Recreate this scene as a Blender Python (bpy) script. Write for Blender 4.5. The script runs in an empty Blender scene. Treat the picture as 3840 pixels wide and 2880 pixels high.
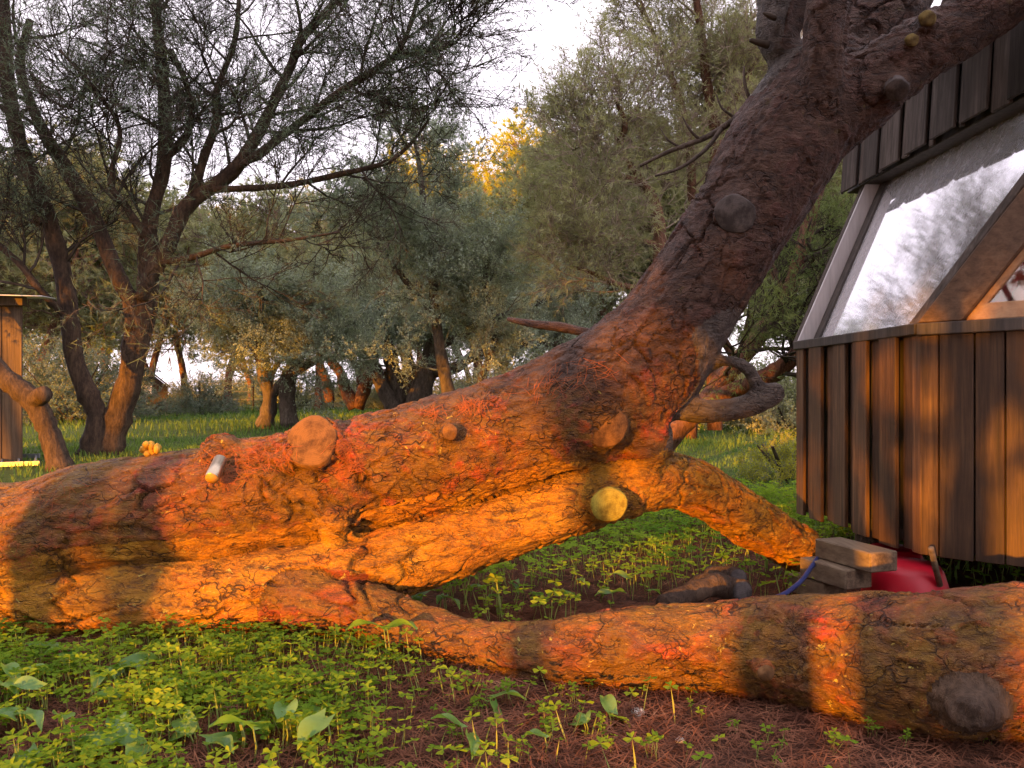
import bpy, math, random
import numpy as np
from mathutils import Vector, noise
R = math.radians
S = bpy.context.scene
COL = S.collection

# ------------------------------------------------------------------ camera, sky, sun, exposure
F, HZ, CAMZ = 788.0, 394.0, 1.0        # focal length in px of a 1024 px frame, horizon row, eye height
cd = bpy.data.cameras.new('camera'); cam = bpy.data.objects.new('camera', cd); COL.objects.link(cam)
cam.location = (0, 0, CAMZ); cam.rotation_euler = (R(90), 0, 0)
cd.sensor_width = 36; cd.lens = F / 1024 * 36; cd.shift_y = (HZ - 384) / 1024
cd.clip_start = .05; cd.clip_end = 800
S.camera = cam
SUN_EL, SUN_AZ = 6.0, 30.0             # sun stands behind the camera, 30 degrees to the left
to_sun = Vector((-math.sin(R(SUN_AZ)) * math.cos(R(SUN_EL)), -math.cos(R(SUN_AZ)) * math.cos(R(SUN_EL)), math.sin(R(SUN_EL))))
w = bpy.data.worlds.new('World'); S.world = w; w.use_nodes = True
wn = w.node_tree; wn.nodes.clear()
sky = wn.nodes.new('ShaderNodeTexSky'); sky.sky_type = 'NISHITA'; sky.sun_disc = False
sky.sun_elevation = R(SUN_EL); sky.sun_rotation = math.atan2(to_sun.x, to_sun.y)
sky.air_density = 1.0; sky.dust_density = 3.0; sky.ozone_density = 1.0
hazecol = wn.nodes.new('ShaderNodeMixRGB'); hazecol.blend_type = 'MIX'; hazecol.inputs[0].default_value = .72
hazecol.inputs[2].default_value = (9.9, 8.7, 9.7, 1)      # thin evening cloud over the blue
bgn = wn.nodes.new('ShaderNodeBackground'); bgn.inputs[1].default_value = .088
won = wn.nodes.new('ShaderNodeOutputWorld')
wn.links.new(sky.outputs[0], hazecol.inputs[1]); wn.links.new(hazecol.outputs[0], bgn.inputs[0]); wn.links.new(bgn.outputs[0], won.inputs[0])
sl = bpy.data.lights.new('sun', 'SUN'); sl.energy = 5.0; sl.angle = R(.5); sl.color = (1, .37, .008)
sun = bpy.data.objects.new('sun', sl); COL.objects.link(sun); sun.location = (-20, -30, 12)
sun.rotation_euler = to_sun.to_track_quat('Z', 'Y').to_euler()
S.view_settings.view_transform = 'Standard'; S.view_settings.look = 'None'
S.view_settings.gamma = 1; S.view_settings.use_curve_mapping = False
S.view_settings.exposure = 1.5
S.cycles.use_adaptive_sampling = True; S.cycles.adaptive_threshold = .02; S.cycles.max_bounces = 4; S.cycles.diffuse_bounces = 2; S.cycles.glossy_bounces = 2; S.cycles.transmission_bounces = 3; S.cycles.transparent_max_bounces = 8

# ------------------------------------------------------------------ helpers
def at(px, py, D):
    return np.array(((px - 512) / F * D, D, CAMZ - (py - HZ) / F * D))
def sstep(a, b, x):
    t = np.clip((x - a) / (b - a), 0, 1); return t * t * (3 - 2 * t)
def gz(x, y):
    base = .3 * sstep(6., 20., np.asarray(y, float))
    x = np.asarray(x, float); y = np.asarray(y, float)
    near = sstep(1.0, 6., np.hypot(x, y))
    return base + (.018 * np.sin(x * 1.9 + y * .7) + .014 * np.sin(y * 2.3 - x * 1.1)) * (.4 + .6 * near) + .03 * np.sin(x * .5 + 1) * np.sin(y * .43) * near
def tag(o, label=None, cat=None, group=None, kind=None):
    if label: o['label'] = label
    if cat: o['category'] = cat
    if group: o['group'] = group
    if kind: o['kind'] = kind
    return o
def thing(name, loc, label, cat, group=None):
    o = bpy.data.objects.new(name, None); COL.objects.link(o); o.location = tuple(float(v) for v in loc)
    o.empty_display_size = .1
    return tag(o, label, cat, group)
def mesh_np(name, V, Fc, mats, midx=None, smooth=False):
    """V (n,3); Fc (m,3) or (m,4) int array"""
    V = np.asarray(V, np.float32); Fc = np.asarray(Fc, np.int32); k = Fc.shape[1]
    me = bpy.data.meshes.new(name)
    me.vertices.add(len(V)); me.vertices.foreach_set('co', V.ravel())
    me.loops.add(Fc.size); me.loops.foreach_set('vertex_index', Fc.ravel())
    me.polygons.add(len(Fc)); me.polygons.foreach_set('loop_start', np.arange(len(Fc), dtype=np.int32) * k)
    if midx is not None: me.polygons.foreach_set('material_index', np.asarray(midx, np.int32))
    me.polygons.foreach_set('use_smooth', np.full(len(Fc), smooth))
    for m in (mats if isinstance(mats, (list, tuple)) else [mats]): me.materials.append(m)
    me.update(calc_edges=True)
    return me
def link(name, me, parent=None):
    o = bpy.data.objects.new(name, me); COL.objects.link(o)
    if parent is not None: o.parent = parent
    return o
def rootpos(p):
    q = np.zeros(3)
    while p is not None: q += np.array(p.location); p = p.parent
    return q
def part(name, V, Fc, mats, parent=None, midx=None, smooth=False):
    """world-space verts; stored relative to the parent's place"""
    V = np.asarray(V, float)
    if parent is not None: V = V - rootpos(parent)
    return link(name, mesh_np(name, V, Fc, mats, midx, smooth), parent)
def poly(name, V, faces, mat, parent=None, smooth=False):
    V = np.asarray(V, float)
    if parent is not None: V = V - rootpos(parent)
    me = bpy.data.meshes.new(name); me.from_pydata([tuple(v) for v in V], [], faces); me.update()
    for m in (mat if isinstance(mat, (list, tuple)) else [mat]): me.materials.append(m)
    if smooth: me.polygons.foreach_set('use_smooth', np.full(len(me.polygons), True))
    return link(name, me, parent)
def bevel(o, wdt=.004, seg=1):
    b = o.modifiers.new('bevel', 'BEVEL'); b.width = wdt; b.segments = seg; b.limit_method = 'ANGLE'; b.angle_limit = R(35)
    return o
def prism(name, pts, vec, mat, parent=None, bw=.004):
    pts = np.asarray(pts, float); vec = np.asarray(vec, float); n = len(pts)
    V = np.vstack([pts, pts + vec])
    fs = [list(range(n))[::-1], list(range(n, 2 * n))] + [[i, (i + 1) % n, n + (i + 1) % n, n + i] for i in range(n)]
    nrm = np.cross(pts[1] - pts[0], pts[2] - pts[0])
    if np.dot(nrm, vec) < 0: fs = [f[::-1] for f in fs]
    o = poly(name, V, fs, mat, parent)
    if bw: bevel(o, bw)
    return o
def box(name, c, ax, ay, az, mat, parent=None, bw=.004):
    """c centre; ax, ay, az half-extent vectors"""
    c = np.asarray(c, float); ax, ay, az = (np.asarray(v, float) for v in (ax, ay, az))
    pts = [c - ax - ay - az, c + ax - ay - az, c + ax + ay - az, c - ax + ay - az]
    return prism(name, pts, 2 * az, mat, parent, bw)
def smooth_path(P, r, n):
    """Catmull-Rom resample of points and radii"""
    P = np.asarray(P, float); r = np.asarray(r, float)
    A = np.column_stack([P, r]); A = np.vstack([2 * A[0] - A[1], A, 2 * A[-1] - A[-2]])
    out = []
    for i in range(1, len(A) - 2):
        for t in np.linspace(0, 1, n, endpoint=False):
            p0, p1, p2, p3 = A[i - 1:i + 3]
            out.append(.5 * (2 * p1 + (p2 - p0) * t + (2 * p0 - 5 * p1 + 4 * p2 - p3) * t * t + (3 * p1 - p0 - 3 * p2 + p3) * t ** 3))
    out.append(A[-2]); out = np.array(out)
    return out[:, :3], np.maximum(out[:, 3], 1e-4)
def tube(P, r, sides, cap=True):
    """closed tube along points -> verts, tris"""
    P = np.asarray(P, float); r = np.asarray(r, float); n = len(P)
    T = np.gradient(P, axis=0); T /= np.linalg.norm(T, axis=1)[:, None] + 1e-9
    ref = np.array((0, 0, 1.)) if abs(T[0][2]) < .9 else np.array((1., 0, 0))
    U = np.cross(T, ref)
    bad = np.linalg.norm(U, axis=1) < .15
    U[bad] = np.cross(T[bad], np.array((.3, 1., 0)))
    U /= np.linalg.norm(U, axis=1)[:, None] + 1e-9
    for i in range(1, n if sides > 5 else 0):               # keep the frame from twisting
        u = U[i - 1] - T[i] * np.dot(U[i - 1], T[i]); l = np.linalg.norm(u)
        if l > 1e-6: U[i] = u / l
    W = np.cross(T, U)
    a = np.arange(sides) / sides * 2 * np.pi
    V = P[:, None, :] + r[:, None, None] * (np.cos(a)[None, :, None] * U[:, None, :] + np.sin(a)[None, :, None] * W[:, None, :])
    V = V.reshape(-1, 3)
    i = np.arange(n - 1)[:, None] * sides; j = np.arange(sides)[None, :]; k = (j + 1) % sides
    q0, q1, q2, q3 = i + j, i + k, i + sides + k, i + sides + j
    tr = np.concatenate([np.stack([q0, q2, q1], -1).reshape(-1, 3), np.stack([q0, q3, q2], -1).reshape(-1, 3)])
    if cap:
        c0, c1 = len(V), len(V) + 1
        V = np.vstack([V, P[0], P[-1]])
        jj = np.arange(sides); kk = (jj + 1) % sides; b = (n - 1) * sides
        tr = np.concatenate([tr, np.stack([np.full(sides, c0), jj, kk], -1), np.stack([np.full(sides, c1), b + kk, b + jj], -1)])
    return V, tr
class MB:
    """collects verts / tris / material index"""
    def __init__(s): s.V, s.F, s.M, s.n = [], [], [], 0
    def add(s, V, Fc, m=0):
        s.V.append(np.asarray(V, float)); s.F.append(np.asarray(Fc, int) + s.n); s.M.append(np.full(len(Fc), m) if np.isscalar(m) else m); s.n += len(V)
    def tube(s, P, r, sides, m=0): s.add(*tube(P, r, sides), m)
    def build(s, name, mats, parent=None, smooth=False):
        return part(name, np.vstack(s.V), np.vstack(s.F), mats, parent, np.concatenate(s.M), smooth)
    def mesh(s, name, mats, smooth=False, origin=(0, 0, 0)):
        return mesh_np(name, np.vstack(s.V) - np.asarray(origin, float), np.vstack(s.F), mats, np.concatenate(s.M), smooth)
def lathe(name, prof, c, axis, mat, parent=None, sides=28):
    """prof: list of (radius, height along axis)"""
    axis = np.asarray(axis, float); axis /= np.linalg.norm(axis)
    u = np.cross(axis, (0, .3, 1.)); u /= np.linalg.norm(u); v = np.cross(axis, u)
    a = np.arange(sides) / sides * 2 * np.pi; V = []
    for (r, h) in prof: V.append(np.asarray(c) + axis * h + r * (np.cos(a)[:, None] * u + np.sin(a)[:, None] * v))
    V = np.vstack(V); n = len(prof); fs = []
    for i in range(n - 1):
        for j in range(sides):
            k = (j + 1) % sides; fs.append((i * sides + j, i * sides + k, (i + 1) * sides + k, (i + 1) * sides + j))
    fs.append(tuple(range(sides))[::-1]); fs.append(tuple((n - 1) * sides + j for j in range(sides)))
    return poly(name, V, fs, mat, parent, smooth=True)

# ------------------------------------------------------------------ materials
class NT:
    def __init__(s, name):
        s.m = bpy.data.materials.new(name); s.m.use_nodes = True; s.t = s.m.node_tree; s.t.nodes.clear()
        s.out = s.t.nodes.new('ShaderNodeOutputMaterial')
    def n(s, typ, props=None, **inp):
        nd = s.t.nodes.new('ShaderNode' + typ)
        for k, v in (props or {}).items(): setattr(nd, k, v)
        for k, v in inp.items():
            key = int(k[1:]) if k[0] == 'i' and k[1:].isdigit() else k.replace('_', ' ')
            sock = nd.inputs[key]
            if hasattr(v, 'outputs'): s.t.links.new(v.outputs[0], sock)
            elif hasattr(v, 'is_output'): s.t.links.new(v, sock)
            elif isinstance(v, tuple) and len(v) == 3 and sock.type == 'RGBA': sock.default_value = (*v, 1)
            else: sock.default_value = v
        return nd
    def coord(s, scale=(1, 1, 1), rot=(0, 0, 0), which='Object'):
        tc = s.n('TexCoord'); return s.n('Mapping', i0=tc.outputs[which], Scale=scale, Rotation=rot)
    def noise(s, vec, scale, detail=4, rough=.55, dist=0):
        return s.n('TexNoise', Vector=vec, Scale=scale, Detail=detail, Roughness=rough, Distortion=dist)
    def ramp(s, fac, stops):
        r = s.n('ValToRGB', i0=fac); e = r.color_ramp.elements
        while len(e) < len(stops): e.new(.5)
        for el, (p, c) in zip(e, stops): el.position = p; el.color = (*c, 1) if len(c) == 3 else c
        return r
    def mix(s, fac, a, b, mode='MIX'): return s.n('MixRGB', {'blend_type': mode}, i0=fac, i1=a, i2=b)
    def math(s, op, a, b=0.): return s.n('Math', {'operation': op}, i0=a, i1=b)
    def bump(s, h, strength=.5, dist=.01): return s.n('Bump', Strength=strength, Distance=dist, Height=h)
    def done(s, sh): s.t.links.new(sh.outputs[0], s.out.inputs[0]); return s.m
    def pbr(s, col, rough=.8, bump=None, spec=.3, **kw):
        p = s.n('BsdfPrincipled', Base_Color=col, Roughness=rough, **kw); p.inputs['Specular IOR Level'].default_value = spec
        if bump is not None: s.t.links.new(bump.outputs[0], p.inputs['Normal'])
        return s.done(p)
W3 = lambda v: (v, v, v)
def mat_bark_hero(name='pine_bark', dead=False, gold=False):
    t = NT(name); c = t.coord(); g = t.coord((.55, 1, 1.5), (0, R(18), 0))
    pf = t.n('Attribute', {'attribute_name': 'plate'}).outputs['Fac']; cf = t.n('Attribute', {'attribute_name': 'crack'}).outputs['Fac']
    n1 = t.noise(c, 3.6, 4, .6, .6); n2 = t.noise(g, 22, 5, .7, .8); n3 = t.noise(g, 85, 3, .75); n4 = t.noise(c, 8, 4, .6, 1.)
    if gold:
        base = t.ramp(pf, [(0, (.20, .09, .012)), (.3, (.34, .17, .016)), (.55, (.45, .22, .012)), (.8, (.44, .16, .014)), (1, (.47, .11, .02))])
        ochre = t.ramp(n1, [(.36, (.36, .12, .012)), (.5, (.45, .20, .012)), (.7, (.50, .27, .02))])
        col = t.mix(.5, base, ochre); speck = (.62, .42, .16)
    else:
        base = t.ramp(pf, [(0, (.08, .034, .02)), (.25, (.18, .075, .018)), (.45, (.25, .105, .014)), (.62, (.26, .12, .014)), (.76, (.36, .06, .026)), (1, (.48, .065, .036))])
        ochre = t.ramp(n1, [(.38, (.38, .055, .03)), (.47, (.20, .07, .014)), (.57, (.26, .125, .012)), (.7, (.36, .16, .02))])
        col = t.mix(.45, base, ochre); speck = (.56, .34, .12)
        col = t.mix(t.ramp(n4, [(.42, W3(.6)), (.6, W3(0))]), col, (.16, .095, .012))
        col = t.mix(t.ramp(t.noise(c, 5.3, 5, .7), [(.52, W3(0)), (.68, W3(.6))]), col, (.15, .065, .045))
    col = t.mix(t.ramp(n2, [(.36, W3(.85)), (.53, W3(0))]), col, (.07, .03, .014))
    li = t.ramp(t.noise(c, 24, 4, .65, .5), [(.645, W3(0)), (.68, W3(.85))]); lm = t.ramp(t.noise(c, 2.4, 2), [(.44, W3(0)), (.54, W3(1))])
    col = t.mix(t.mix(1, li, lm, 'MULTIPLY'), col, (.56, .45, .10))
    fl = t.ramp(t.noise(g, 95, 3, .6), [(.62, W3(0)), (.68, W3(.35))]); col = t.mix(fl, col, speck)
    if not gold:
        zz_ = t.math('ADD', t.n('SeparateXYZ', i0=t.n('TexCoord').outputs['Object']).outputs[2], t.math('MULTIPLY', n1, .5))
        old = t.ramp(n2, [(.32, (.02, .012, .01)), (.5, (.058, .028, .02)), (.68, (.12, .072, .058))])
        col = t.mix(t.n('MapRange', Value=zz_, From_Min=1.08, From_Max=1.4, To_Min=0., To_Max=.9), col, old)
    # fissures between the bark plates: dark bark, with depth shade put into the colour
    wv = t.n('VectorMath', {'operation': 'ADD'}, i0=g, i1=t.n('VectorMath', {'operation': 'SCALE'}, i0=t.n('TexNoise', Vector=c, Scale=11., Detail=2.).outputs['Color'], Scale=.16).outputs[0])
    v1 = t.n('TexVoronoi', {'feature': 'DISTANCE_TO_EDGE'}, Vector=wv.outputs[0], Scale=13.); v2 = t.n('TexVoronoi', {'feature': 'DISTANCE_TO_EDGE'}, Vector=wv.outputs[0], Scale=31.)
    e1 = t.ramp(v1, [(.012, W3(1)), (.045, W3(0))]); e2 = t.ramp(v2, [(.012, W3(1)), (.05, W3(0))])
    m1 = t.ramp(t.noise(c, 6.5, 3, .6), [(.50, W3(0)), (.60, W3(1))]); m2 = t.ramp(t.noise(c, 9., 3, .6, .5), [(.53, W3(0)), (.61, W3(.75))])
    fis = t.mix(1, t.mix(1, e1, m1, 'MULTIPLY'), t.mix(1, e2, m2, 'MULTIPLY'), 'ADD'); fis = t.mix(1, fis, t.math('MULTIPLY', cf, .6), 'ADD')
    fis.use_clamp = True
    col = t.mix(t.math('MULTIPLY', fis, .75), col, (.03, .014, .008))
    if dead: col = t.mix(.85, col, t.ramp(n2, [(.35, (.05, .04, .035)), (.7, (.17, .145, .125))]))  # grey dead bark, mixed darker to imitate shade on the branch
    h = t.math('SUBTRACT', t.math('ADD', n2, t.math('MULTIPLY', n3, .6)), t.math('MULTIPLY', fis, .8))
    return t.pbr(col, .6, t.bump(h, 1., .03), .35)
def mat_bark(name, c1, c2, c3, sc=6, bs=.8):
    t = NT(name); c = t.coord((1, 1, .35)); n1 = t.noise(c, sc, 5, .65, .5); n2 = t.noise(c, sc * 5, 5, .7)
    col = t.ramp(n1, [(.3, c1), (.5, c2), (.72, c3)])
    col = t.mix(t.ramp(n2, [(.4, W3(.55)), (.6, W3(0))]), col, tuple(.4 * v for v in c1))
    return t.pbr(col, .85, t.bump(t.math('ADD', n1, n2), bs, .04), .2)
def mat_leaf(name, c1, c2, trans=.35, sc=4., c3=None, rough=.6):
    t = NT(name); n1 = t.noise(t.coord(), sc, 1, .6)
    stops = [(.32, c1), (.66, c2)]
    if c3: stops.append((.78, c3))
    col = t.ramp(n1, stops)
    p = t.n('BsdfDiffuse', Color=col) if rough > .5 else t.n('BsdfPrincipled', Base_Color=col, Roughness=rough)
    tr = t.n('BsdfTranslucent', Color=t.mix(1, col, (1.3, 1.25, .6), 'MULTIPLY'))
    return t.done(t.n('MixShader', i0=trans, i1=p, i2=tr))
def mat_wood(name, c1, c2, c3, axis='z', sc=7, rough=.7, rand=.35):
    t = NT(name)
    s = {'z': (1, 1, .05), 'x': (.05, 1, 1), 'y': (1, .05, 1)}[axis]
    g = t.coord(tuple(v * sc for v in s)); n1 = t.noise(g, 5, 5, .7, .3); n2 = t.noise(t.coord(), 3, 4, .6)
    oi = t.n('ObjectInfo')
    col = t.ramp(n1, [(.3, c1), (.5, c2), (.72, c3)])
    col = t.mix(t.ramp(n2, [(.45, W3(0)), (.75, W3(.5))]), col, c1)
    v = t.n('MapRange', Value=oi.outputs['Random'], To_Min=1 - rand, To_Max=1 + rand)
    hs = t.n('HueSaturation', Value=v, Color=col)
    return t.pbr(hs, rough, t.bump(n1, .35, .006), .3)
def mat_plain(name, col, rough=.6, var=.25, sc=8, spec=.3, metal=0., bs=.15):
    t = NT(name); n = t.noise(t.coord(), sc, 5, .65)
    c = t.ramp(n, [(.3, tuple(v * (1 - var) for v in col)), (.7, tuple(min(1, v * (1 + var)) for v in col))])
    return t.pbr(c, rough, t.bump(n, bs, .004), spec, Metallic=metal)
def mat_twig(name, col, sc):
    t = NT(name); n = t.noise(t.coord(), sc, 1, .5)
    return t.done(t.n('BsdfDiffuse', Color=t.ramp(n, [(.3, tuple(v * .65 for v in col)), (.7, tuple(v * 1.35 for v in col))])))
def mat_cut(name, c1, c2):
    t = NT(name)
    oi = t.n('TexCoord')
    wv = t.n('TexWave', {'wave_type': 'RINGS', 'rings_direction': 'SPHERICAL'}, Vector=oi.outputs['Object'], Scale=38., Distortion=4., Detail=3., Detail_Scale=2.)
    n = t.noise(t.coord(), 14, 5, .7)
    col = t.mix(t.ramp(wv, [(.2, W3(.0)), (.8, W3(.22))]), c1, c2); col = t.mix(t.ramp(n, [(.42, W3(0)), (.62, W3(.85))]), col, tuple(v * .5 for v in c2))
    return t.pbr(col, .8, t.bump(n, .5, .006), .2)

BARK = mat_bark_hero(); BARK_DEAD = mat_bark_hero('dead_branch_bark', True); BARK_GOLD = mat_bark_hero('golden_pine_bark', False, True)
BARK_DARK = mat_bark('bark_dark', (.05, .035, .028), (.10, .066, .045), (.17, .11, .07))
BARK_RED = mat_bark('bark_reddish', (.10, .05, .035), (.20, .095, .06), (.28, .15, .095))
BARK_GREY = mat_bark('bark_grey', (.07, .055, .045), (.13, .10, .08), (.20, .165, .13))
TWIG_DARK = mat_twig('twig_dark', (.075, .062, .05), 5)
TWIG_LICHEN = mat_twig('twig_lichen', (.22, .23, .18), 4)
TWIG_PALE = mat_twig('twig_pale', (.30, .24, .19), 5)
NEEDLE_PALE = mat_leaf('needles_pale', (.26, .28, .18), (.44, .45, .29), .4, 1.0)
TWIG_RED = mat_twig('twig_reddish', (.19, .13, .105), 5)
NEEDLE_DARK = mat_leaf('needles_dark', (.09, .125, .095), (.20, .255, .185), .25, 1.2)
NEEDLE_GREEN = mat_leaf('needles_green', (.12, .17, .08), (.26, .32, .14), .4, 1.0)
NEEDLE_SUN_YELLOW = mat_leaf('needles_sun_yellow', (.26, .30, .04), (.48, .46, .07), .4, .8)  # yellow of the low sun put into the needle colour
LICHEN = mat_leaf('lichen_foliage', (.24, .30, .23), (.46, .54, .44), .25, 1.1, (.32, .33, .23))
OLIVE = mat_leaf('olive_foliage', (.22, .25, .14), (.40, .42, .25), .3, .9, (.34, .29, .18))
CLOVER = mat_leaf('clover_leaf', (.11, .21, .025), (.26, .38, .035), .5, 6, (.42, .48, .04))
CLOVER2 = mat_leaf('weed_leaf', (.13, .26, .035), (.30, .44, .05), .5, 1.5, (.5, .5, .05))
BROAD = mat_leaf('broad_leaf', (.11, .25, .05), (.22, .38, .08), .45, 12, (.28, .42, .09), .4)
STEM = mat_leaf('plant_stem', (.2, .27, .08), (.32, .36, .12), .3, 8)
GRASS = mat_leaf('grass_blade', (.09, .17, .045), (.19, .28, .08), .35, .5, (.34, .30, .17))
NEEDLE_DRY = mat_leaf('dry_needle', (.10, .045, .03), (.25, .11, .065), .1, 12, (.38, .22, .13))
NEEDLE_ORANGE = mat_leaf('dry_needle_orange', (.20, .07, .03), (.36, .11, .05), .1, 30)
WALLWOOD = mat_wood('stained_boards', (.035, .02, .013), (.08, .043, .024), (.14, .078, .04), 'z', 9, .55, .5)
GREYWOOD = mat_wood('weathered_boards', (.03, .022, .017), (.066, .05, .041), (.125, .10, .085), 'z', 7, .75, .45)
FRAMEWOOD = mat_wood('frame_wood', (.035, .03, .028), (.07, .058, .05), (.12, .095, .08), 'z', 7, .6, .15)
RAFTERWOOD = mat_wood('rafter_wood', (.06, .036, .024), (.12, .072, .046), (.17, .11, .07), 'y', 6, .6, .1)
PALEWOOD = mat_wood('pale_reveal', (.52, .5, .5), (.66, .63, .64), (.74, .71, .72), 'z', 6, .6, .05)
SILLWOOD = mat_wood('sill_wood', (.4, .22, .12), (.52, .31, .18), (.6, .38, .22), 'y', 6, .5, .05)
TIMBER = mat_wood('timber', (.09, .06, .04), (.19, .14, .09), (.27, .21, .14), 'y', 8, .75, .12)
TIMBER_END = mat_cut('timber_end', (.24, .17, .11), (.11, .075, .055))
CUT_BROWN = mat_cut('cut_wood_brown', (.18, .09, .035), (.09, .042, .018))
CUT_YELLOW = mat_cut('cut_wood_yellow', (.34, .29, .045), (.22, .16, .025))
CUT_OLIVE = mat_cut('cut_wood_olive', (.20, .15, .05), (.11, .07, .03))
CUT_DARK = mat_cut('cut_wood_dark', (.10, .085, .08), (.05, .042, .04))
SHEDWOOD = mat_wood('shed_boards', (.06, .04, .028), (.11, .072, .046), (.16, .11, .07), 'z', 6, .8)
FARWOOD = mat_wood('far_shed_boards', (.02, .015, .013), (.035, .025, .02), (.055, .04, .03), 'z', 4, .8)
WHITE = mat_plain('white_sheet', (.75, .75, .78), .5, .06)
METAL = mat_plain('brushed_metal', (.5, .42, .30), .35, .1, 20, .5, 1., .05)
ALU = mat_plain('aluminium', (.30, .31, .33), .4, .1, 10, .5, .6, .05)
HOSE = mat_plain('blue_hose', (.03, .045, .15), .3, .15, 12, .5)
REDPL = mat_plain('red_plastic', (.48, .006, .022), .42, .12, 6, .5)
MAROON = mat_plain('maroon_cloth', (.42, .025, .04), .85, .25, 9)
PINK = mat_plain('pink_cloth', (.65, .22, .26), .85, .2, 9)
CREAM = mat_plain('cream_cloth', (.72, .62, .5), .85, .15, 9)
DARKIN = mat_plain('dark_interior', (.06, .04, .035), .9, .2)
FUNGUS = mat_plain('yellow_fungus', (.50, .27, .03), .7, .3, 40, .3, 0, .5)
STONE = mat_plain('pale_stone', (.6, .56, .5), .85, .2, 60, .3, 0, .5)
CONE = mat_plain('pine_cone', (.13, .075, .05), .8, .35, 40)
WIRE = mat_plain('fence_wire', (.2, .19, .18), .6, .1)
def mat_glass():
    t = NT('dusty_sky_white_glass'); c = t.coord((1, 1, .45))
    gl = t.n('BsdfGlossy', Color=(.96, .97, 1.0), Roughness=.045); tr = t.n('BsdfTransparent', Color=(.85, .87, .88))
    df = t.n('BsdfDiffuse', Color=(.80, .78, .80))  # dust film made whiter to paint in the reflected sky
    m1 = t.n('MixShader', i0=.78, i1=tr, i2=gl)
    st = t.noise(c, 22, 5, .7, .4)
    return t.done(t.n('MixShader', i0=t.ramp(st, [(.3, W3(.20)), (.75, W3(.36))]), i1=m1, i2=df))
GLASS = mat_glass()
def mat_glass2():
    t = NT('clear_window_glass')
    gl = t.n('BsdfGlossy', Color=(1, 1, 1), Roughness=.02); tr = t.n('BsdfTransparent', Color=(.92, .92, .92))
    return t.done(t.n('MixShader', i0=.10, i1=tr, i2=gl))
GLASS2 = mat_glass2()
def mat_ground():
    t = NT('forest_floor'); c = t.coord(); n1 = t.noise(c, .55, 5, .65, .4); n2 = t.noise(c, 9, 6, .7); n3 = t.noise(c, 55, 5, .75)
    litter = t.ramp(n3, [(.3, (.045, .022, .016)), (.5, (.10, .05, .034)), (.72, (.17, .09, .06))])
    green = t.ramp(n2, [(.3, (.05, .075, .022)), (.55, (.09, .13, .035)), (.75, (.15, .14, .06))])
    sep = t.n('SeparateXYZ', i0=t.n('TexCoord').outputs['Object'])
    far = t.n('MapRange', Value=sep.outputs[1], From_Min=4.2, From_Max=7.0, To_Min=-.25, To_Max=.55)
    f = t.ramp(t.math('ADD', far, n1), [(.55, W3(0)), (.72, W3(1))])
    col = t.mix(f, litter, green)
    return t.pbr(col, .95, t.bump(t.math('ADD', n2, n3), .8, .03), .1)
GROUND = mat_ground()

# ------------------------------------------------------------------ ground
def axis_samples(a, b, fine_a, fine_b, fs, n_out):
    left = fine_a - np.geomspace(fs, fine_a - a, n_out)[::-1] if a < fine_a else []
    right = fine_b + np.geomspace(fs, b - fine_b, n_out)
    return np.concatenate([left, np.arange(fine_a, fine_b + 1e-6, fs), right])
xs = axis_samples(-300, 300, -5, 5, .09, 26); ys = axis_samples(-150, 600, 0, 9, .09, 34)
gx, gy = np.meshgrid(xs, ys); zz = gz(gx, gy)
for i in range(gx.shape[0]):
    for j in range(gx.shape[1]):
        if abs(gx[i, j]) < 6 and 0 < gy[i, j] < 10: zz[i, j] += .022 * noise.noise(Vector((gx[i, j] * 4, gy[i, j] * 4, 0)))
nx = len(xs); I, J = np.meshgrid(np.arange(len(ys) - 1), np.arange(nx - 1), indexing='ij')
a0 = (I * nx + J).ravel()
gro = part('ground', np.column_stack([gx.ravel(), gy.ravel(), zz.ravel()]), np.column_stack([a0, a0 + 1, a0 + nx + 1, a0 + nx]), GROUND, smooth=True)
tag(gro, 'forest floor of red brown pine needles and patchy green', 'ground', kind='structure')

# ------------------------------------------------------------------ the fallen pine
def hash3(I, k):
    h = (I[..., 0] * 374761393 + I[..., 1] * 668265263 + I[..., 2] * 1440662683 + k * 974634341) & 0xffffffff
    h = ((h ^ (h >> 13)) * 1274126177) & 0xffffffff
    return ((h ^ (h >> 16)) & 0xffff) / 65535.
def vnoise(P, k=0):
    I = np.floor(P).astype(np.int64); f = P - I; f = f * f * (3 - 2 * f); out = np.zeros(len(P))
    for dx in (0, 1):
        for dy in (0, 1):
            for dz in (0, 1):
                w_ = (f[:, 0] if dx else 1 - f[:, 0]) * (f[:, 1] if dy else 1 - f[:, 1]) * (f[:, 2] if dz else 1 - f[:, 2])
                out += w_ * hash3(I + np.array((dx, dy, dz)), k)
    return out * 2 - 1
def vvec(P): return np.stack([vnoise(P, 11), vnoise(P, 12), vnoise(P, 13)], 1)
def vcell(P):
    """distance to nearest and second cell point, random value of the nearest cell"""
    I = np.floor(P).astype(np.int64); n = len(P); d1 = np.full(n, 9.); d2 = np.full(n, 9.); rid = np.zeros(n)
    for dx in (-1, 0, 1):
        for dy in (-1, 0, 1):
            for dz in (-1, 0, 1):
                J = I + np.array((dx, dy, dz)); c = J + np.stack([hash3(J, 1), hash3(J, 2), hash3(J, 3)], 1)
                d = np.sqrt(((P - c) ** 2).sum(1)); m = d < d1; d2 = np.where(m, d1, np.minimum(d2, d)); rid = np.where(m, hash3(J, 4), rid); d1 = np.where(m, d, d1)
    return d1, d2, rid * 2 - 1
def chain(rows):
    """rows (px, py, D, radius px)"""
    P = np.array([at(a, b, d) for a, b, d, r in rows]); r = np.array([r * d / F for a, b, d, r in rows]); return P, r
CH = {}
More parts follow.
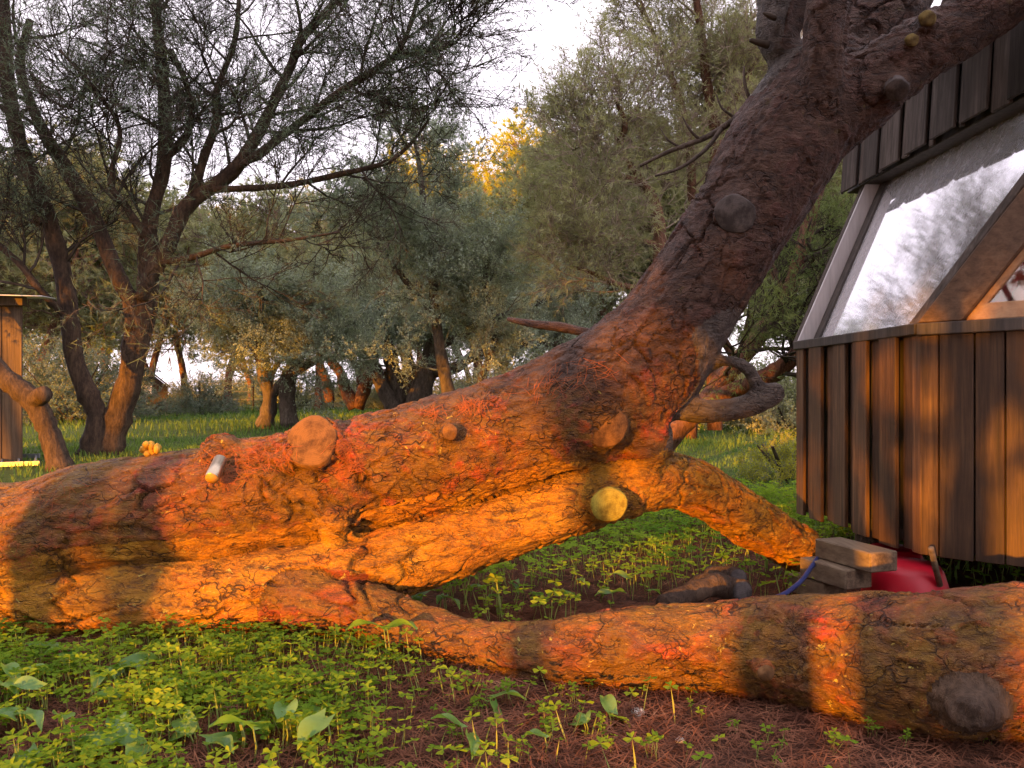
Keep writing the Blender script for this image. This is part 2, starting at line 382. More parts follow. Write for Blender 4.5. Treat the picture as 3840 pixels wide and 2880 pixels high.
CH['trunk'] = chain([(-260, 560, 3.62, 80), (-120, 562, 3.55, 78), (-40, 556, 3.5, 75), (30, 550, 3.48, 71), (100, 524, 3.5, 65), (180, 512, 3.5, 62), (260, 496, 3.5, 59),
    (330, 482, 3.5, 58), (400, 464, 3.5, 57), (470, 444, 3.5, 57), (540, 422, 3.52, 59), (600, 396, 3.55, 64), (645, 364, 3.58, 60), (674, 325, 3.6, 53),
    (702, 282, 3.6, 50), (730, 235, 3.6, 51), (760, 185, 3.6, 53), (788, 138, 3.6, 55), (812, 100, 3.62, 54), (838, 60, 3.86, 42), (878, 8, 3.95, 48), (905, -70, 4.05, 42)])
CH['arched_limb'] = chain([(-60, 600, 3.45, 50), (40, 598, 3.40, 48), (120, 600, 3.34, 42), (200, 601, 3.28, 40), (260, 593, 3.28, 41), (330, 580, 3.3, 40), (380, 568, 3.32, 36), (440, 549, 3.36, 33),
    (500, 529, 3.4, 31), (560, 508, 3.45, 31), (605, 492, 3.5, 32), (645, 480, 3.58, 30), (690, 484, 3.75, 28), (738, 512, 3.95, 27), (785, 540, 4.15, 24), (825, 568, 4.3, 21), (850, 590, 4.4, 18)])
CH['lying_limb'] = chain([(300, 603, 3.22, 36), (360, 613, 3.13, 33), (420, 634, 2.97, 28), (480, 646, 2.86, 25), (540, 653, 2.76, 31), (600, 651, 2.71, 38), (680, 648, 2.69, 43),
    (760, 649, 2.65, 48), (840, 653, 2.53, 60), (920, 662, 2.39, 71), (1000, 661, 2.36, 75), (1090, 662, 2.35, 77), (1180, 664, 2.35, 76)])
CH['roof_branch'] = chain([(812, 120, 3.58, 50), (858, 95, 3.52, 40), (905, 58, 3.46, 33), (955, 30, 3.42, 32), (1015, -12, 3.38, 32), (1080, -40, 3.36, 30)])
CH['upright_branch'] = chain([(824, 130, 3.50, 30), (822, 100, 3.42, 25), (822, 60, 3.36, 22), (826, 20, 3.33, 23), (834, -30, 3.3, 24), (838, -90, 3.3, 22)])
CH['bent_branch'] = chain([(800, 92, 3.62, 24), (788, 62, 3.6, 18), (777, 38, 3.58, 19), (777, 10, 3.58, 20), (774, -20, 3.58, 20), (765, -90, 3.6, 18)])
CH['fork_branch'] = chain([(783, 45, 3.58, 10), (797, 22, 3.56, 10), (810, -4, 3.55, 10), (822, -60, 3.55, 9)])
CH['curled_branch'] = chain([(640, 396, 3.6, 14), (680, 409, 3.55, 13), (718, 411, 3.5, 12.5), (750, 405, 3.47, 12.5), (772, 394, 3.46, 12), (783, 389, 3.46, 8)])
CH['curled_twig'] = chain([(762, 400, 3.47, 8), (757, 386, 3.46, 7.5), (749, 371, 3.45, 7), (738, 363, 3.46, 6.5), (724, 361, 3.5, 6), (708, 368, 3.55, 6), (694, 378, 3.6, 5)])
# stubs: base point, tip point, radius (metres), owner, cut material
def stub(a, b, r0, r1): return np.array([a, .5 * (np.array(a) + b), b]), np.array([r0, .5 * (r0 + r1), r1])
STUBS = [   # (start, end, r0, r1, owner, cut material, label)
    (at(326, 462, 3.46), at(312, 441, 3.25), .150, .124, 'trunk', CUT_BROWN, 'big weathered cut face of a sawn limb on the trunk'),
    (at(455, 436, 3.40), at(450, 432, 3.20), .046, .037, 'trunk', CUT_BROWN, None),
    (at(610, 425, 3.50), at(607, 427, 3.29), .125, .098, 'trunk', CUT_BROWN, 'round dark cut knot where the trunk bends up'),
    (at(655, 385, 3.50), at(670, 388, 3.38), .085, .066, 'trunk', CUT_BROWN, None),
    (at(736, 214, 3.55), at(735, 214, 3.37), .125, .095, 'trunk', CUT_DARK, 'blackened cut disc high on the trunk'),
    (at(606, 496, 3.50), at(609, 505, 3.27), .105, .083, 'arched_limb', CUT_YELLOW, 'yellow green sawn disc under the bend'),
    (at(765, 668, 2.60), at(766, 673, 2.44), .034, .028, 'lying_limb', CUT_BROWN, None),
    (at(848, 690, 2.50), at(866, 724, 2.36), .036, .018, 'lying_limb', None, None),
    (at(985, 690, 2.32), at(964, 716, 2.08), .105, .050, 'broken_stub', None, None),
    (at(930, 26, 3.40), at(927, 18, 3.26), .050, .036, 'roof_branch', CUT_OLIVE, None),
    (at(905, 48, 3.44), at(912, 40, 3.30), .040, .030, 'roof_branch', CUT_OLIVE, None),
    (at(895, 70, 3.45), at(897, 90, 3.30), .070, .055, 'roof_branch', CUT_DARK, None),
]
mb = MB()
lump = lambda s: np.array([noise.noise(Vector((s * 2.1, 7.3, 1.7))), 1])[0]
SEG_A, SEG_B, SEG_OWN, SEG_S, SEG_DIR = [], [], [], [], []
owners = list(CH.keys()) + ['broken_stub']
for oi, (k, (P, r)) in enumerate(CH.items()):
    P2, r2 = smooth_path(P, r, 6)
    s = np.concatenate([[0], np.cumsum(np.linalg.norm(np.diff(P2, axis=0), axis=1))])
    r2 = r2 * (1 + .05 * np.array([noise.noise(Vector((q * 3.0, 3.1 * oi, 0))) for q in s]))
    mb.tube(P2, r2, 20)
    d = P2[-1] - P2[0]; d /= np.linalg.norm(d)
    for i in range(len(P2) - 1):
        SEG_A.append(P2[i]); SEG_B.append(P2[i + 1]); SEG_OWN.append(oi); SEG_S.append((s[i], s[i + 1])); SEG_DIR.append(d)
for (a, b, r0, r1, own, cm, lb) in STUBS:
    P, r = stub(a, b, r0, r1); mb.tube(P, r, 16)
    oi = owners.index(own); SEG_A.append(P[0]); SEG_B.append(P[2]); SEG_OWN.append(oi); SEG_S.append((0, .2)); SEG_DIR.append((P[2] - P[0]) / np.linalg.norm(P[2] - P[0]))
# extra lumps: burls and root-like swellings
def ball(c, r):
    P = np.array([c - np.array((r * .9, 0, 0)), c - np.array((r * .5, 0, 0)), c, c + np.array((r * .5, 0, 0)), c + np.array((r * .9, 0, 0))]); mb.tube(P, np.array([.45, .86, 1, .86, .45]) * r, 14)
ball(at(352, 452, 3.36), .10); ball(at(335, 520, 3.30), .10); ball(at(222, 455, 3.4), .10); ball(at(130, 560, 3.33), .10)
ball(at(645, 440, 3.48), .13); ball(at(640, 470, 3.5), .11); ball(at(770, 160, 3.5), .12); ball(at(880, 100, 3.45), .10); ball(at(40, 600, 3.33), .13); ball(at(560, 440, 3.42), .10)
tmp = part('tmp', np.vstack(mb.V), np.vstack(mb.F), [BARK])
for k, (typ, a, b) in enumerate((('REMESH', .018, 0), ('SMOOTH', .5, 3), ('REMESH', .0092, 0), ('SMOOTH', .5, 2))):
    md = tmp.modifiers.new(str(k), typ)
    if typ == 'REMESH': md.mode = 'VOXEL'; md.voxel_size = a
    else: md.factor = a; md.iterations = b
dg = bpy.context.evaluated_depsgraph_get(); ev = tmp.evaluated_get(dg); me = bpy.data.meshes.new_from_object(ev)
nv = len(me.vertices); V = np.empty(nv * 3, np.float32); me.vertices.foreach_get('co', V); V = V.reshape(-1, 3).astype(float)
Nn = np.empty(nv * 3, np.float32); me.vertices.foreach_get('normal', Nn); Nn = Nn.reshape(-1, 3).astype(float)
npol = len(me.polygons); Q = np.empty(len(me.loops), np.int32); me.loops.foreach_get('vertex_index', Q)
lt = np.empty(npol, np.int32); me.polygons.foreach_get('loop_total', lt); ls = np.empty(npol, np.int32); me.polygons.foreach_get('loop_start', ls)
quads = np.array([Q[ls + k] for k in range(4)]).T[lt == 4]
bpy.data.objects.remove(tmp)
A = np.array(SEG_A); B = np.array(SEG_B); AB = B - A; L2 = (AB ** 2).sum(1); SS = np.array(SEG_S); SD = np.array(SEG_DIR); SO = np.array(SEG_OWN)
best = np.full(nv, 1e9); bi = np.zeros(nv, int); bt = np.zeros(nv)
RAD = []
for i in range(len(A)):
    t = np.clip(((V - A[i]) @ AB[i]) / L2[i], 0, 1); d = np.linalg.norm(V - A[i] - t[:, None] * AB[i], axis=1)
    m = d < best; best[m] = d[m]; bi[m] = i; bt[m] = t[m]
C = A[bi] + bt[:, None] * AB[bi]; sv = SS[bi, 0] + bt * (SS[bi, 1] - SS[bi, 0]); perp = V - C; dirs = SD[bi]; own = SO[bi]; own[(own == len(owners) - 1) & ((bt < .45) | (best > .10))] = owners.index('lying_limb')
perp = perp - dirs * (perp * dirs).sum(1)[:, None]
q = perp + dirs * (sv * .42)[:, None] + own[:, None] * np.array((3.1, 1.7, .9))
wq = q + .05 * vvec(q * 7) + .016 * vvec(q * 24)
a1, a2, pr = vcell(wq * 7.5); b1_, b2_, f2 = vcell(wq * 30.)
c1 = np.minimum(1, (a2 - a1) / .075); c2 = np.minimum(1, (b2_ - b1_) / .2)
mk = np.clip(.26 + 1.1 * vnoise(V * 3.4, 21) + .5 * vnoise(V * 8, 22), 0, 1)
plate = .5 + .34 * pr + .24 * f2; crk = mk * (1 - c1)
disp = .009 * vnoise(V * 4.5, 23) + .004 * vnoise(V * 11, 24) - .024 * mk * (1 - c1) - .004 * (1 - c2) + .007 * pr * c1 + .005 * f2 * c2 + .004 * vnoise(q * 45, 25)
def chain_sd(k):
    P2, r2 = smooth_path(*CH[k], 6); best_ = np.full(nv, 9.)
    for i in range(len(P2) - 1):
        ab = P2[i + 1] - P2[i]; t = np.clip(((V - P2[i]) @ ab) / (ab @ ab), 0, 1); best_ = np.minimum(best_, np.linalg.norm(V - P2[i] - t[:, None] * ab, axis=1) - (r2[i] + (r2[i + 1] - r2[i]) * t))
    return best_
sA, sB, sC = chain_sd('trunk'), chain_sd('arched_limb'), chain_sd('lying_limb')       # open seams where two stems press together, their shade also painted dark
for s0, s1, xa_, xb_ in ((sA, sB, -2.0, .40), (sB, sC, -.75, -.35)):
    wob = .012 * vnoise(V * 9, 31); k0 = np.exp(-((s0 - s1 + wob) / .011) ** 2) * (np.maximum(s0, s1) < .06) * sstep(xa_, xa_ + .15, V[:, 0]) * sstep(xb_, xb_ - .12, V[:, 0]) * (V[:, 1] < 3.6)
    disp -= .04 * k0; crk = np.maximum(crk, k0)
small = np.array([.35 if owners[o].startswith('curled') or owners[o] == 'fork_branch' else 1. for o in range(len(owners))])[own]
V2 = V + Nn * (disp * small)[:, None]
TREE = thing('fallen_pine_tree', (at(30, 555, 3.48)[0], 3.48, 0), 'huge leaning fallen pine with orange bark, propped limb and sawn stubs', 'tree')
fo = own[quads[:, 0]]
hero_parts = {}
GEO = {k: k for k in owners}; GEO.update(upright_branch='branch', bent_branch='branch', fork_branch='branch', curled_branch='dead_branch', curled_twig='dead_branch', roof_branch='branch')
for oi, k in enumerate(owners):
    sel = quads[fo == oi]
    if not len(sel): continue
    u, inv = np.unique(sel.ravel(), return_inverse=True)
    o = part(GEO[k], V2[u], inv.reshape(-1, 4), [BARK_DEAD if k.startswith('curled') or k == 'bent_branch' else BARK_DARK if k == 'broken_stub' else BARK_GOLD if k == 'arched_limb' else BARK], TREE, smooth=True)  # broken stub gets darker bark to stand in for the shade on it
    at_ = o.data.attributes.new('plate', 'FLOAT', 'POINT'); at_.data.foreach_set('value', plate[u].astype(np.float32))
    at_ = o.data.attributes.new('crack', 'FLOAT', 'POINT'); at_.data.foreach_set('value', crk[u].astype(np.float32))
    hero_parts[k] = o
HV, HN = V2, Nn
rng = np.random.default_rng(5)
for (a, b, r0, r1, own_, cm, lb) in [q_ for q_ in STUBS if q_[5]]:      # sawn faces, slightly domed and uneven
    ax = b - a; ax /= np.linalg.norm(ax); u = np.cross(ax, (0, 0, 1.)); u /= np.linalg.norm(u); v = np.cross(u, ax)
    n = 22; ang = np.arange(n) / n * 2 * np.pi; ph = rng.uniform(0, 6)
    ring = lambda f, h: [b + ax * (h + .002 * math.sin(3 * t + ph)) + r1 * f * (1 + .06 * math.sin(2 * t + ph) + .03 * math.sin(5 * t)) * (math.cos(t) * u + math.sin(t) * v) for t in ang]
    VV = np.array(ring(.90, -.03) + ring(.88, .002) + ring(.82, .005) + ring(.45, .007) + [b + ax * .010]); fs = []
    for i in range(3): fs += [(i * n + j, i * n + (j + 1) % n, (i + 1) * n + (j + 1) % n, (i + 1) * n + j) for j in range(n)]
    fs += [(3 * n + j, 3 * n + (j + 1) % n, 4 * n) for j in range(n)]
    if np.dot(np.cross(VV[1] - VV[0], VV[n] - VV[0]), VV[0] - b) < 0: fs = [f[::-1] for f in fs]
    o = poly('cut_face', VV - b + rootpos(hero_parts[own_]), fs, cm, hero_parts[own_], smooth=True); o.location = tuple(b - rootpos(hero_parts[own_].parent))
    if lb: o['label'] = lb
# thin broken branches on the trunk
for nm, rows, mt in (('twig', [(602, 335, 3.75, 4.5), (579, 331, 3.8, 4.5), (560, 327, 3.85, 5), (540, 325, 3.9, 4.2), (522, 322, 3.95, 3.4), (508, 319, 4.0, 2)], BARK),
                 ('lichen_twig', [(776, 60, 3.6, 3.5), (770, 80, 3.62, 3.8), (752, 105, 3.68, 3.6), (722, 128, 3.74, 3.2), (700, 140, 3.78, 2.8), (668, 152, 3.85, 2.2), (640, 166, 3.9, 1.5)], BARK_GREY),
                 ('lichen_twig', [(722, 128, 3.74, 2.6), (705, 150, 3.7, 2.2), (680, 168, 3.7, 1.7), (655, 176, 3.72, 1.0)], BARK_GREY),
                 ('lichen_twig', [(700, 140, 3.78, 1.6), (690, 130, 3.76, 1.2), (682, 116, 3.75, .6)], BARK_GREY), ('lichen_twig', [(735, 118, 3.72, 1.6), (722, 108, 3.7, 1.2), (716, 94, 3.7, .6)], BARK_GREY), ('lichen_twig', [(680, 147, 3.83, 1.4), (668, 140, 3.82, 1), (660, 128, 3.82, .5)], BARK_GREY),
                 ('lichen_twig', [(752, 105, 3.68, 2), (745, 85, 3.66, 1.6), (744, 66, 3.66, 1)], BARK_GREY),
                 ('twig', [(768, 45, 3.5, 4), (757, 42, 3.48, 3.2), (750, 40, 3.47, 2)], TWIG_DARK),
                 ('twig', [(775, 18, 3.45, 3), (768, 15, 3.42, 2.5), (763, 13, 3.41, 1)], TWIG_DARK)):
    P, r = chain(rows); P, r = smooth_path(P, r, 4); m2 = MB(); m2.tube(P, r, 8); m2.build(nm, [mt], TREE, True)

# ------------------------------------------------------------------ pines standing around
def spray_template(kind, seed):
    g = np.random.default_rng(seed); V, Fc, M = [], [], []; n = 0
    def cone(a, b, r):
        nonlocal n
        d = b - a; d = d / np.linalg.norm(d); u = np.cross(d, (.2, .1, 1.)); u /= np.linalg.norm(u); v = np.cross(d, u)
        for k in range(3): V.append(a + r * (math.cos(k * 2.094) * u + math.sin(k * 2.094) * v))
        V.append(b); Fc.extend([(n, n + 1, n + 3), (n + 1, n + 2, n + 3), (n + 2, n, n + 3)]); M.extend([0] * 3); n += 4
    def tri(a, b, c):
        nonlocal n
        V.extend([a, b, c]); Fc.append((n, n + 1, n + 2)); M.append(1); n += 3
    def tuft(p, d, cnt, ln, wd):
        for _ in range(cnt):
            e = d * .8 + g.normal(0, .55, 3); e /= np.linalg.norm(e); s = np.cross(e, g.normal(0, 1, 3)); s *= wd / (np.linalg.norm(s) + 1e-9)
            b0 = p - d * g.uniform(0, .05); l = ln * g.uniform(.6, 1.15); tri(b0 + s, b0 - s, b0 + e * l)
    def scrap(p, sz):
        a = g.normal(0, 1, 3); a /= np.linalg.norm(a); b = np.cross(a, g.normal(0, 1, 3)); b /= np.linalg.norm(b) + 1e-9
        tri(p + a * sz, p + b * sz * .7, p - a * sz * .5 - b * sz * .6)
    mid = np.array((.5, g.normal(0, .04), .05)); tip = np.array((1., g.normal(0, .08), g.uniform(.05, .2)))
    cone(np.zeros(3), mid + (tip - mid) * .25, .014); cone(mid, tip, .009)
    ns = {'needle': 6, 'lichen': 9, 'tuft': 5, 'sparse': 8, 'twiggy': 10}[kind]
    ends = [(tip, (tip - mid) / np.linalg.norm(tip - mid))]
    for i in range(ns):
        t = g.uniform(.2, .95); p = mid * (t / .5) if t < .5 else mid + (tip - mid) * ((t - .5) / .5)
        az = g.uniform(0, 6.28); d = np.array((g.uniform(.5, 1.), math.cos(az) * .75, math.sin(az) * .75)); d /= np.linalg.norm(d)
        e = p + d * g.uniform(.25, .5); cone(p, e, .009); ends.append((e, d))
        if kind in ('lichen', 'sparse', 'twiggy'):
            d2 = d + g.normal(0, .5, 3); d2 /= np.linalg.norm(d2); pm = p + (e - p) * .5; cone(pm, pm + d2 * .2, .005)
    for (p, d) in ends:
        if kind == 'needle': tuft(p, d, 9, .22, .013)
        elif kind == 'tuft': tuft(p, d, 15, .24, .014)
        elif kind == 'twiggy': tuft(p, d, 3, .26, .007)
        elif kind == 'sparse': tuft(p, d, 6, .26, .009)
        else:
            for _ in range(7): scrap(p - d * g.uniform(0, .32) + g.normal(0, .04, 3), g.uniform(.03, .07))
    return np.array(V), np.array(Fc), np.array(M)
TPL = {k: [spray_template(k, 10 * j + i) for i in range(5)] for j, k in enumerate(('needle', 'lichen', 'tuft', 'sparse', 'twiggy'))}
def spray_mesh(mb, kind, O, D, sc, g):
    """place sprays at O (n,3) pointing along D with size sc"""
    O = np.asarray(O); D = np.asarray(D); sc = np.asarray(sc); n = len(O); pick = g.integers(0, 5, n)
    D = D / (np.linalg.norm(D, axis=1)[:, None] + 1e-9); rr = g.normal(0, 1, (n, 3)); U = np.cross(D, rr); U /= np.linalg.norm(U, axis=1)[:, None] + 1e-9; Wv = np.cross(D, U)
    for k in range(5):
        m = np.where(pick == k)[0]
        if not len(m): continue
        Vt, Ft, Mt = TPL[kind][k]
        VV = O[m][:, None, :] + sc[m][:, None, None] * (Vt[None, :, 0:1] * D[m][:, None, :] + Vt[None, :, 1:2] * U[m][:, None, :] + Vt[None, :, 2:3] * Wv[m][:, None, :])
        FF = Ft[None] + (np.arange(len(m)) * len(Vt))[:, None, None]
        mb.add(VV.reshape(-1, 3), FF.reshape(-1, 3), np.tile(Mt, len(m)))
def branch(p0, d0, ln, nseg, wig, up, g):
    P = [np.array(p0)]; d = np.array(d0) / np.linalg.norm(d0); st = ln / nseg
    for _ in range(nseg):
        d = d + g.normal(0, wig, 3) + np.array((0, 0, up)); d /= np.linalg.norm(d); P.append(P[-1] + d * st)
    return np.array(P)
def side_dir(d, ang, g, flat=1.):
    d = d / np.linalg.norm(d); u = np.cross(d, g.normal(0, 1, 3)); u[2] *= flat; u -= d * np.dot(u, d); u /= np.linalg.norm(u) + 1e-9
    return math.cos(ang) * d + math.sin(ang) * u
def tree(name, base, limbs, label, spec, group=None, seed=0, bark=BARK_DARK, twig=TWIG_DARK, leaf=NEEDLE_DARK, share=None):
    """limbs: list of (points, radii, start fraction for boughs, bough count)"""
    g = np.random.default_rng(seed)
    T = thing(name, base, label, 'tree', group)
    tr, br, cr = MB(), MB(), MB(); O, Dd, sc = [], [], []
    for (P, r, f0, nb) in limbs:
        P, r = smooth_path(P, r, 5); tr.tube(P, r * (1 + .06 * g.normal(0, 1, len(r))), 10)
        n = len(P)
        for b in range(nb):
            f = f0 + (1 - f0) * (b + g.uniform(0, 1)) / nb; i = min(n - 2, int(f * (n - 1)))
            d = P[i + 1] - P[i]; L = spec['len'] * g.uniform(.6, 1.25) * (1.15 - .55 * f)
            dd = side_dir(d, R(g.uniform(*spec.get('ang', (35, 75)))), g); dd = dd + np.array(spec.get('bias', (0, 0, 0)))
            Q = branch(P[i], dd, L, 7, spec.get('wig', .16), spec.get('up', .06), g); rq = np.linspace(min(r[i] * .45, spec.get('br', .03)), .006, len(Q))
            br.tube(Q, rq, 5)
            for c in range(spec['sub']):
                f2 = g.uniform(.15, 1); j = min(len(Q) - 2, int(f2 * (len(Q) - 1))); q0 = Q[j] + (Q[j + 1] - Q[j]) * g.uniform(0, 1)
                d2 = side_dir(Q[j + 1] - Q[j], R(g.uniform(25, 65)), g, spec.get('flat', .7))
                S2 = branch(q0, d2, spec['sublen'] * g.uniform(.5, 1.2), 4, spec.get('wig', .16), spec.get('up', .06), g)
                br.tube(S2, np.linspace(.009, .004, len(S2)) * spec.get('tw', 1), 3)
                for e in range(spec['spr']):
                    k = g.integers(1, len(S2)); dl = S2[k] - S2[k - 1]
                    O.append(S2[k] - dl * g.uniform(0, 1)); Dd.append(side_dir(dl, R(g.uniform(5, 55)), g) + np.array((0, 0, spec.get('sup', .1)))); sc.append(spec['size'] * g.uniform(.7, 1.3))
    tr.build('trunk', [bark], T, True)
    if br.n: br.build('branches', [twig], T, True)
    spray_mesh(cr, spec['kind'], np.array(O), np.array(Dd), np.array(sc), g)
    cr.build('crown', [twig, leaf], T)
    return T
def limb(rows, f0=.4, nb=6, dd=0):
    P = np.array([at(a, b, d) for a, b, d, r in rows]); r = np.array([r * d / F for a, b, d, r in rows]); return (P, r, f0, nb)
def copy_tree(o, loc, rz, s, label, group=None, parent=None):
    c = o.copy(); COL.objects.link(c)
    if parent is None:
        c.location = loc; c.rotation_euler = (0, 0, rz); c.scale = (s, s, s); c['label'] = label
        if group: c['group'] = group
    else: c.parent = parent
    for ch in list(o.children): copy_tree(ch, None, 0, 1, None, None, c)
    return c

# the big many-stemmed pine beyond the left end of the fallen trunk
DA = 11.3
tree('pine_tree', at(100, 452, DA), [
    limb([(92, 458, DA, 16.5), (98, 420, DA, 10.8), (86, 390, DA, 9.5), (74, 356, DA, 8.9), (69, 310, DA, 8.6), (59, 256, DA, 8.3), (43, 205, DA - .2, 8.3), (23, 154, DA - .3, 7.7), (9, 93, DA - .4, 7.0), (5, 30, DA - .5, 5.8), (0, -60, DA - .6, 4.5)], .45, 9),
    limb([(105, 458, DA + .1, 15.3), (117, 418, DA + .1, 14.0), (130, 379, DA + .1, 11.4), (136, 341, DA + .1, 12.7), (147, 299, DA + .1, 11.4), (148, 256, DA + .1, 8.9), (151, 216, DA, 7.7), (163, 170, DA, 6.7), (165, 123, DA, 6.4), (163, 77, DA, 5.8), (158, 31, DA, 5.1), (150, -40, DA, 4.6)], .5, 14),
    limb([(133, 330, DA, 7.0), (131, 302, DA, 8.3), (122, 285, DA, 7.7), (109, 255, DA, 7.7), (93, 216, DA, 7.3), (65, 167, DA, 7.0), (43, 131, DA, 5.8), (27, 93, DA, 4.5), (20, 62, DA, 4.6), (30, 20, DA, 3.6)], .45, 9),
    limb([(142, 300, DA, 7.7), (152, 272, DA, 8.3), (168, 245, DA, 8.3), (188, 205, DA, 7.7), (231, 173, DA, 7.0), (255, 139, DA, 5.8), (275, 100, DA, 5.1), (291, 66, DA, 4.5), (302, 38, DA, 4.6), (332, 5, DA, 3.6), (355, -40, DA, 2.7)], .3, 18),
    limb([(190, 205, DA, 4.5), (204, 157, DA, 4.5), (216, 123, DA, 4.0), (217, 90, DA, 3.1), (235, 40, DA, 2.7), (240, -20, DA, 1.8)], .3, 9),
    limb([(164, 160, DA, 3.6), (184, 140, DA, 3.6), (192, 112, DA, 3.6), (185, 80, DA, 3.1), (170, 50, DA, 2.7)], .4, 5),
    limb([(231, 173, DA, 3.6), (290, 130, DA - .3, 3.6), (341, 91, DA - .6, 3.6), (387, 62, DA - .8, 3.6), (405, 39, DA - 1, 2.7), (420, -8, DA - 1, 1.8)], .2, 15),
    limb([(387, 60, DA - .8, 2.7), (427, 51, DA - .9, 2.3), (445, 47, DA - 1, 2.0), (458, 42, DA - 1, 1.1)], .1, 9),
    limb([(205, 190, DA, 3.6), (280, 186, DA - .4, 3.1), (341, 174, DA - .6, 2.9), (387, 162, DA - .8, 2.3), (412, 142, DA - .9, 1.8), (430, 118, DA - 1, 1.1)], .15, 9),
    limb([(158, 262, DA, 3.6), (190, 258, DA - .4, 3.2), (230, 246, DA - .7, 2.7), (290, 240, DA - .9, 1.8), (340, 232, DA - 1, 0.9)], .2, 8),
    limb([(70, 320, DA, 3.6), (40, 290, DA - .3, 3.6), (18, 262, DA - .5, 3.6), (-20, 230, DA - .7, 2.7)], .3, 5),
    limb([(147, 240, DA, 4.5), (125, 205, DA - .2, 3.6), (110, 180, DA - .4, 2.7), (120, 130, DA - .5, 2.3), (95, 90, DA - .6, 1.8), (60, 50, DA - .7, 1.4)], .2, 11),
], 'dark many-stemmed pine with sunlit lower trunks beside the plank shed', dict(len=1.75, sub=8, sublen=.85, spr=3, size=.50, kind='twiggy', wig=.13, up=.03, br=.03, ang=(35, 80), sup=.12), seed=3)

# leaning trunk beside it
D2 = 9.4
tree('leaning_pine', at(60, 468, D2), [
    limb([(62, 474, D2, 13.3), (55, 450, D2, 10.9), (46, 425, D2, 10.1), (34, 402, D2, 10.9), (18, 388, D2, 10.9), (-2, 370, D2, 10.1), (-60, 300, D2, 8.6), (-130, 200, D2, 7.0)], .8, 5),
    limb([(34, 402, D2, 9.4), (41, 396, D2 - .12, 8.6), (44, 394, D2 - .2, 7.4)], .9, 0)],
    'short leaning pine trunk with a sawn knob beside the ladder', dict(len=1.4, sub=5, sublen=.7, spr=5, size=.35, kind='needle'), seed=11, bark=BARK_DARK)

# lichen-grey tree in the clearing
DB = 17.
tree('lichen_tree', at(277, 426, DB), [
    limb([(264, 428, DB, 9), (270, 400, DB, 7), (264, 378, DB, 6), (258, 352, DB, 5), (235, 325, DB - .3, 3), (215, 305, DB - .5, 2)], .35, 13),
    limb([(290, 428, DB, 9), (287, 395, DB, 8), (291, 370, DB, 7), (305, 345, DB, 5), (318, 320, DB, 3), (330, 300, DB, 2)], .35, 13),
    limb([(268, 402, DB, 5), (280, 385, DB, 5), (296, 372, DB - .2, 4.5), (312, 362, DB - .3, 4), (330, 355, DB - .3, 2)], .4, 6),
    limb([(258, 352, DB, 4), (262, 320, DB - .3, 3), (265, 290, DB - .4, 2)], .1, 10)],
    'low twin-trunked tree with pale lichen covered twigs in the clearing', dict(len=1.15, sub=8, sublen=.55, spr=5, size=.42, kind='lichen', up=.02, wig=.2, br=.02), seed=21, bark=BARK_GREY, twig=TWIG_LICHEN, leaf=LICHEN)
# group of trunks behind it
DC = 20.
tree('spreading_pine', at(400, 410, DC), [
    limb([(398, 416, DC, 9), (385, 392, DC, 7.5), (376, 372, DC, 6.5), (362, 345, DC, 5), (345, 325, DC, 3.5), (325, 300, DC, 2)], .45, 12),
    limb([(403, 414, DC + .2, 9), (396, 385, DC + .2, 8), (390, 355, DC + .2, 7), (386, 330, DC, 5), (380, 290, DC, 3)], .4, 12),
    limb([(410, 412, DC + .3, 10), (412, 380, DC + .3, 8), (406, 350, DC + .3, 6), (415, 320, DC, 4), (420, 270, DC, 3)], .4, 12),
    limb([(414, 412, DC, 12), (424, 380, DC, 11), (434, 348, DC, 9), (441, 325, DC, 6), (450, 290, DC, 4), (455, 250, DC, 2)], .4, 12),
    limb([(430, 372, DC, 7), (455, 368, DC - .3, 6), (480, 352, DC - .5, 5), (520, 345, DC - .6, 4), (560, 343, DC - .8, 3), (600, 340, DC - .8, 2)], .2, 16),
    limb([(440, 345, DC, 5), (480, 325, DC, 4), (530, 305, DC - .2, 3), (580, 290, DC - .4, 2)], .2, 16)],
    'broad grey pine with a fan of four trunks in front of the small shed', dict(len=1.5, sub=8, sublen=.65, spr=4, size=.46, kind='lichen', up=.03, wig=.18, br=.03, ang=(30, 80)), seed=31, bark=BARK_GREY, twig=TWIG_LICHEN, leaf=LICHEN)
DC2 = 15.5
tree('tall_lichen_pine', at(452, 420, DC2), [
    limb([(456, 425, DC2, 8), (444, 370, DC2, 6.5), (436, 320, DC2, 5.5), (432, 270, DC2, 4.5), (425, 220, DC2, 3.5), (420, 170, DC2, 2.5), (412, 125, DC2, 1.5)], .18, 20),
    limb([(436, 320, DC2, 4), (405, 280, DC2 - .3, 3), (375, 240, DC2 - .5, 2.5), (350, 200, DC2 - .5, 1.5)], .1, 14),
    limb([(480, 425, DC2, 6), (482, 380, DC2, 5), (495, 340, DC2, 4), (485, 290, DC2, 3), (490, 250, DC2, 2)], .25, 12)],
    'slender tall grey green pine standing behind the sloping trunk', dict(len=1.25, sub=8, sublen=.6, spr=4, size=.46, kind='lichen', up=.05, wig=.15, br=.02, ang=(30, 70)), seed=41, bark=BARK_GREY, twig=TWIG_LICHEN, leaf=LICHEN)
DR = 21.
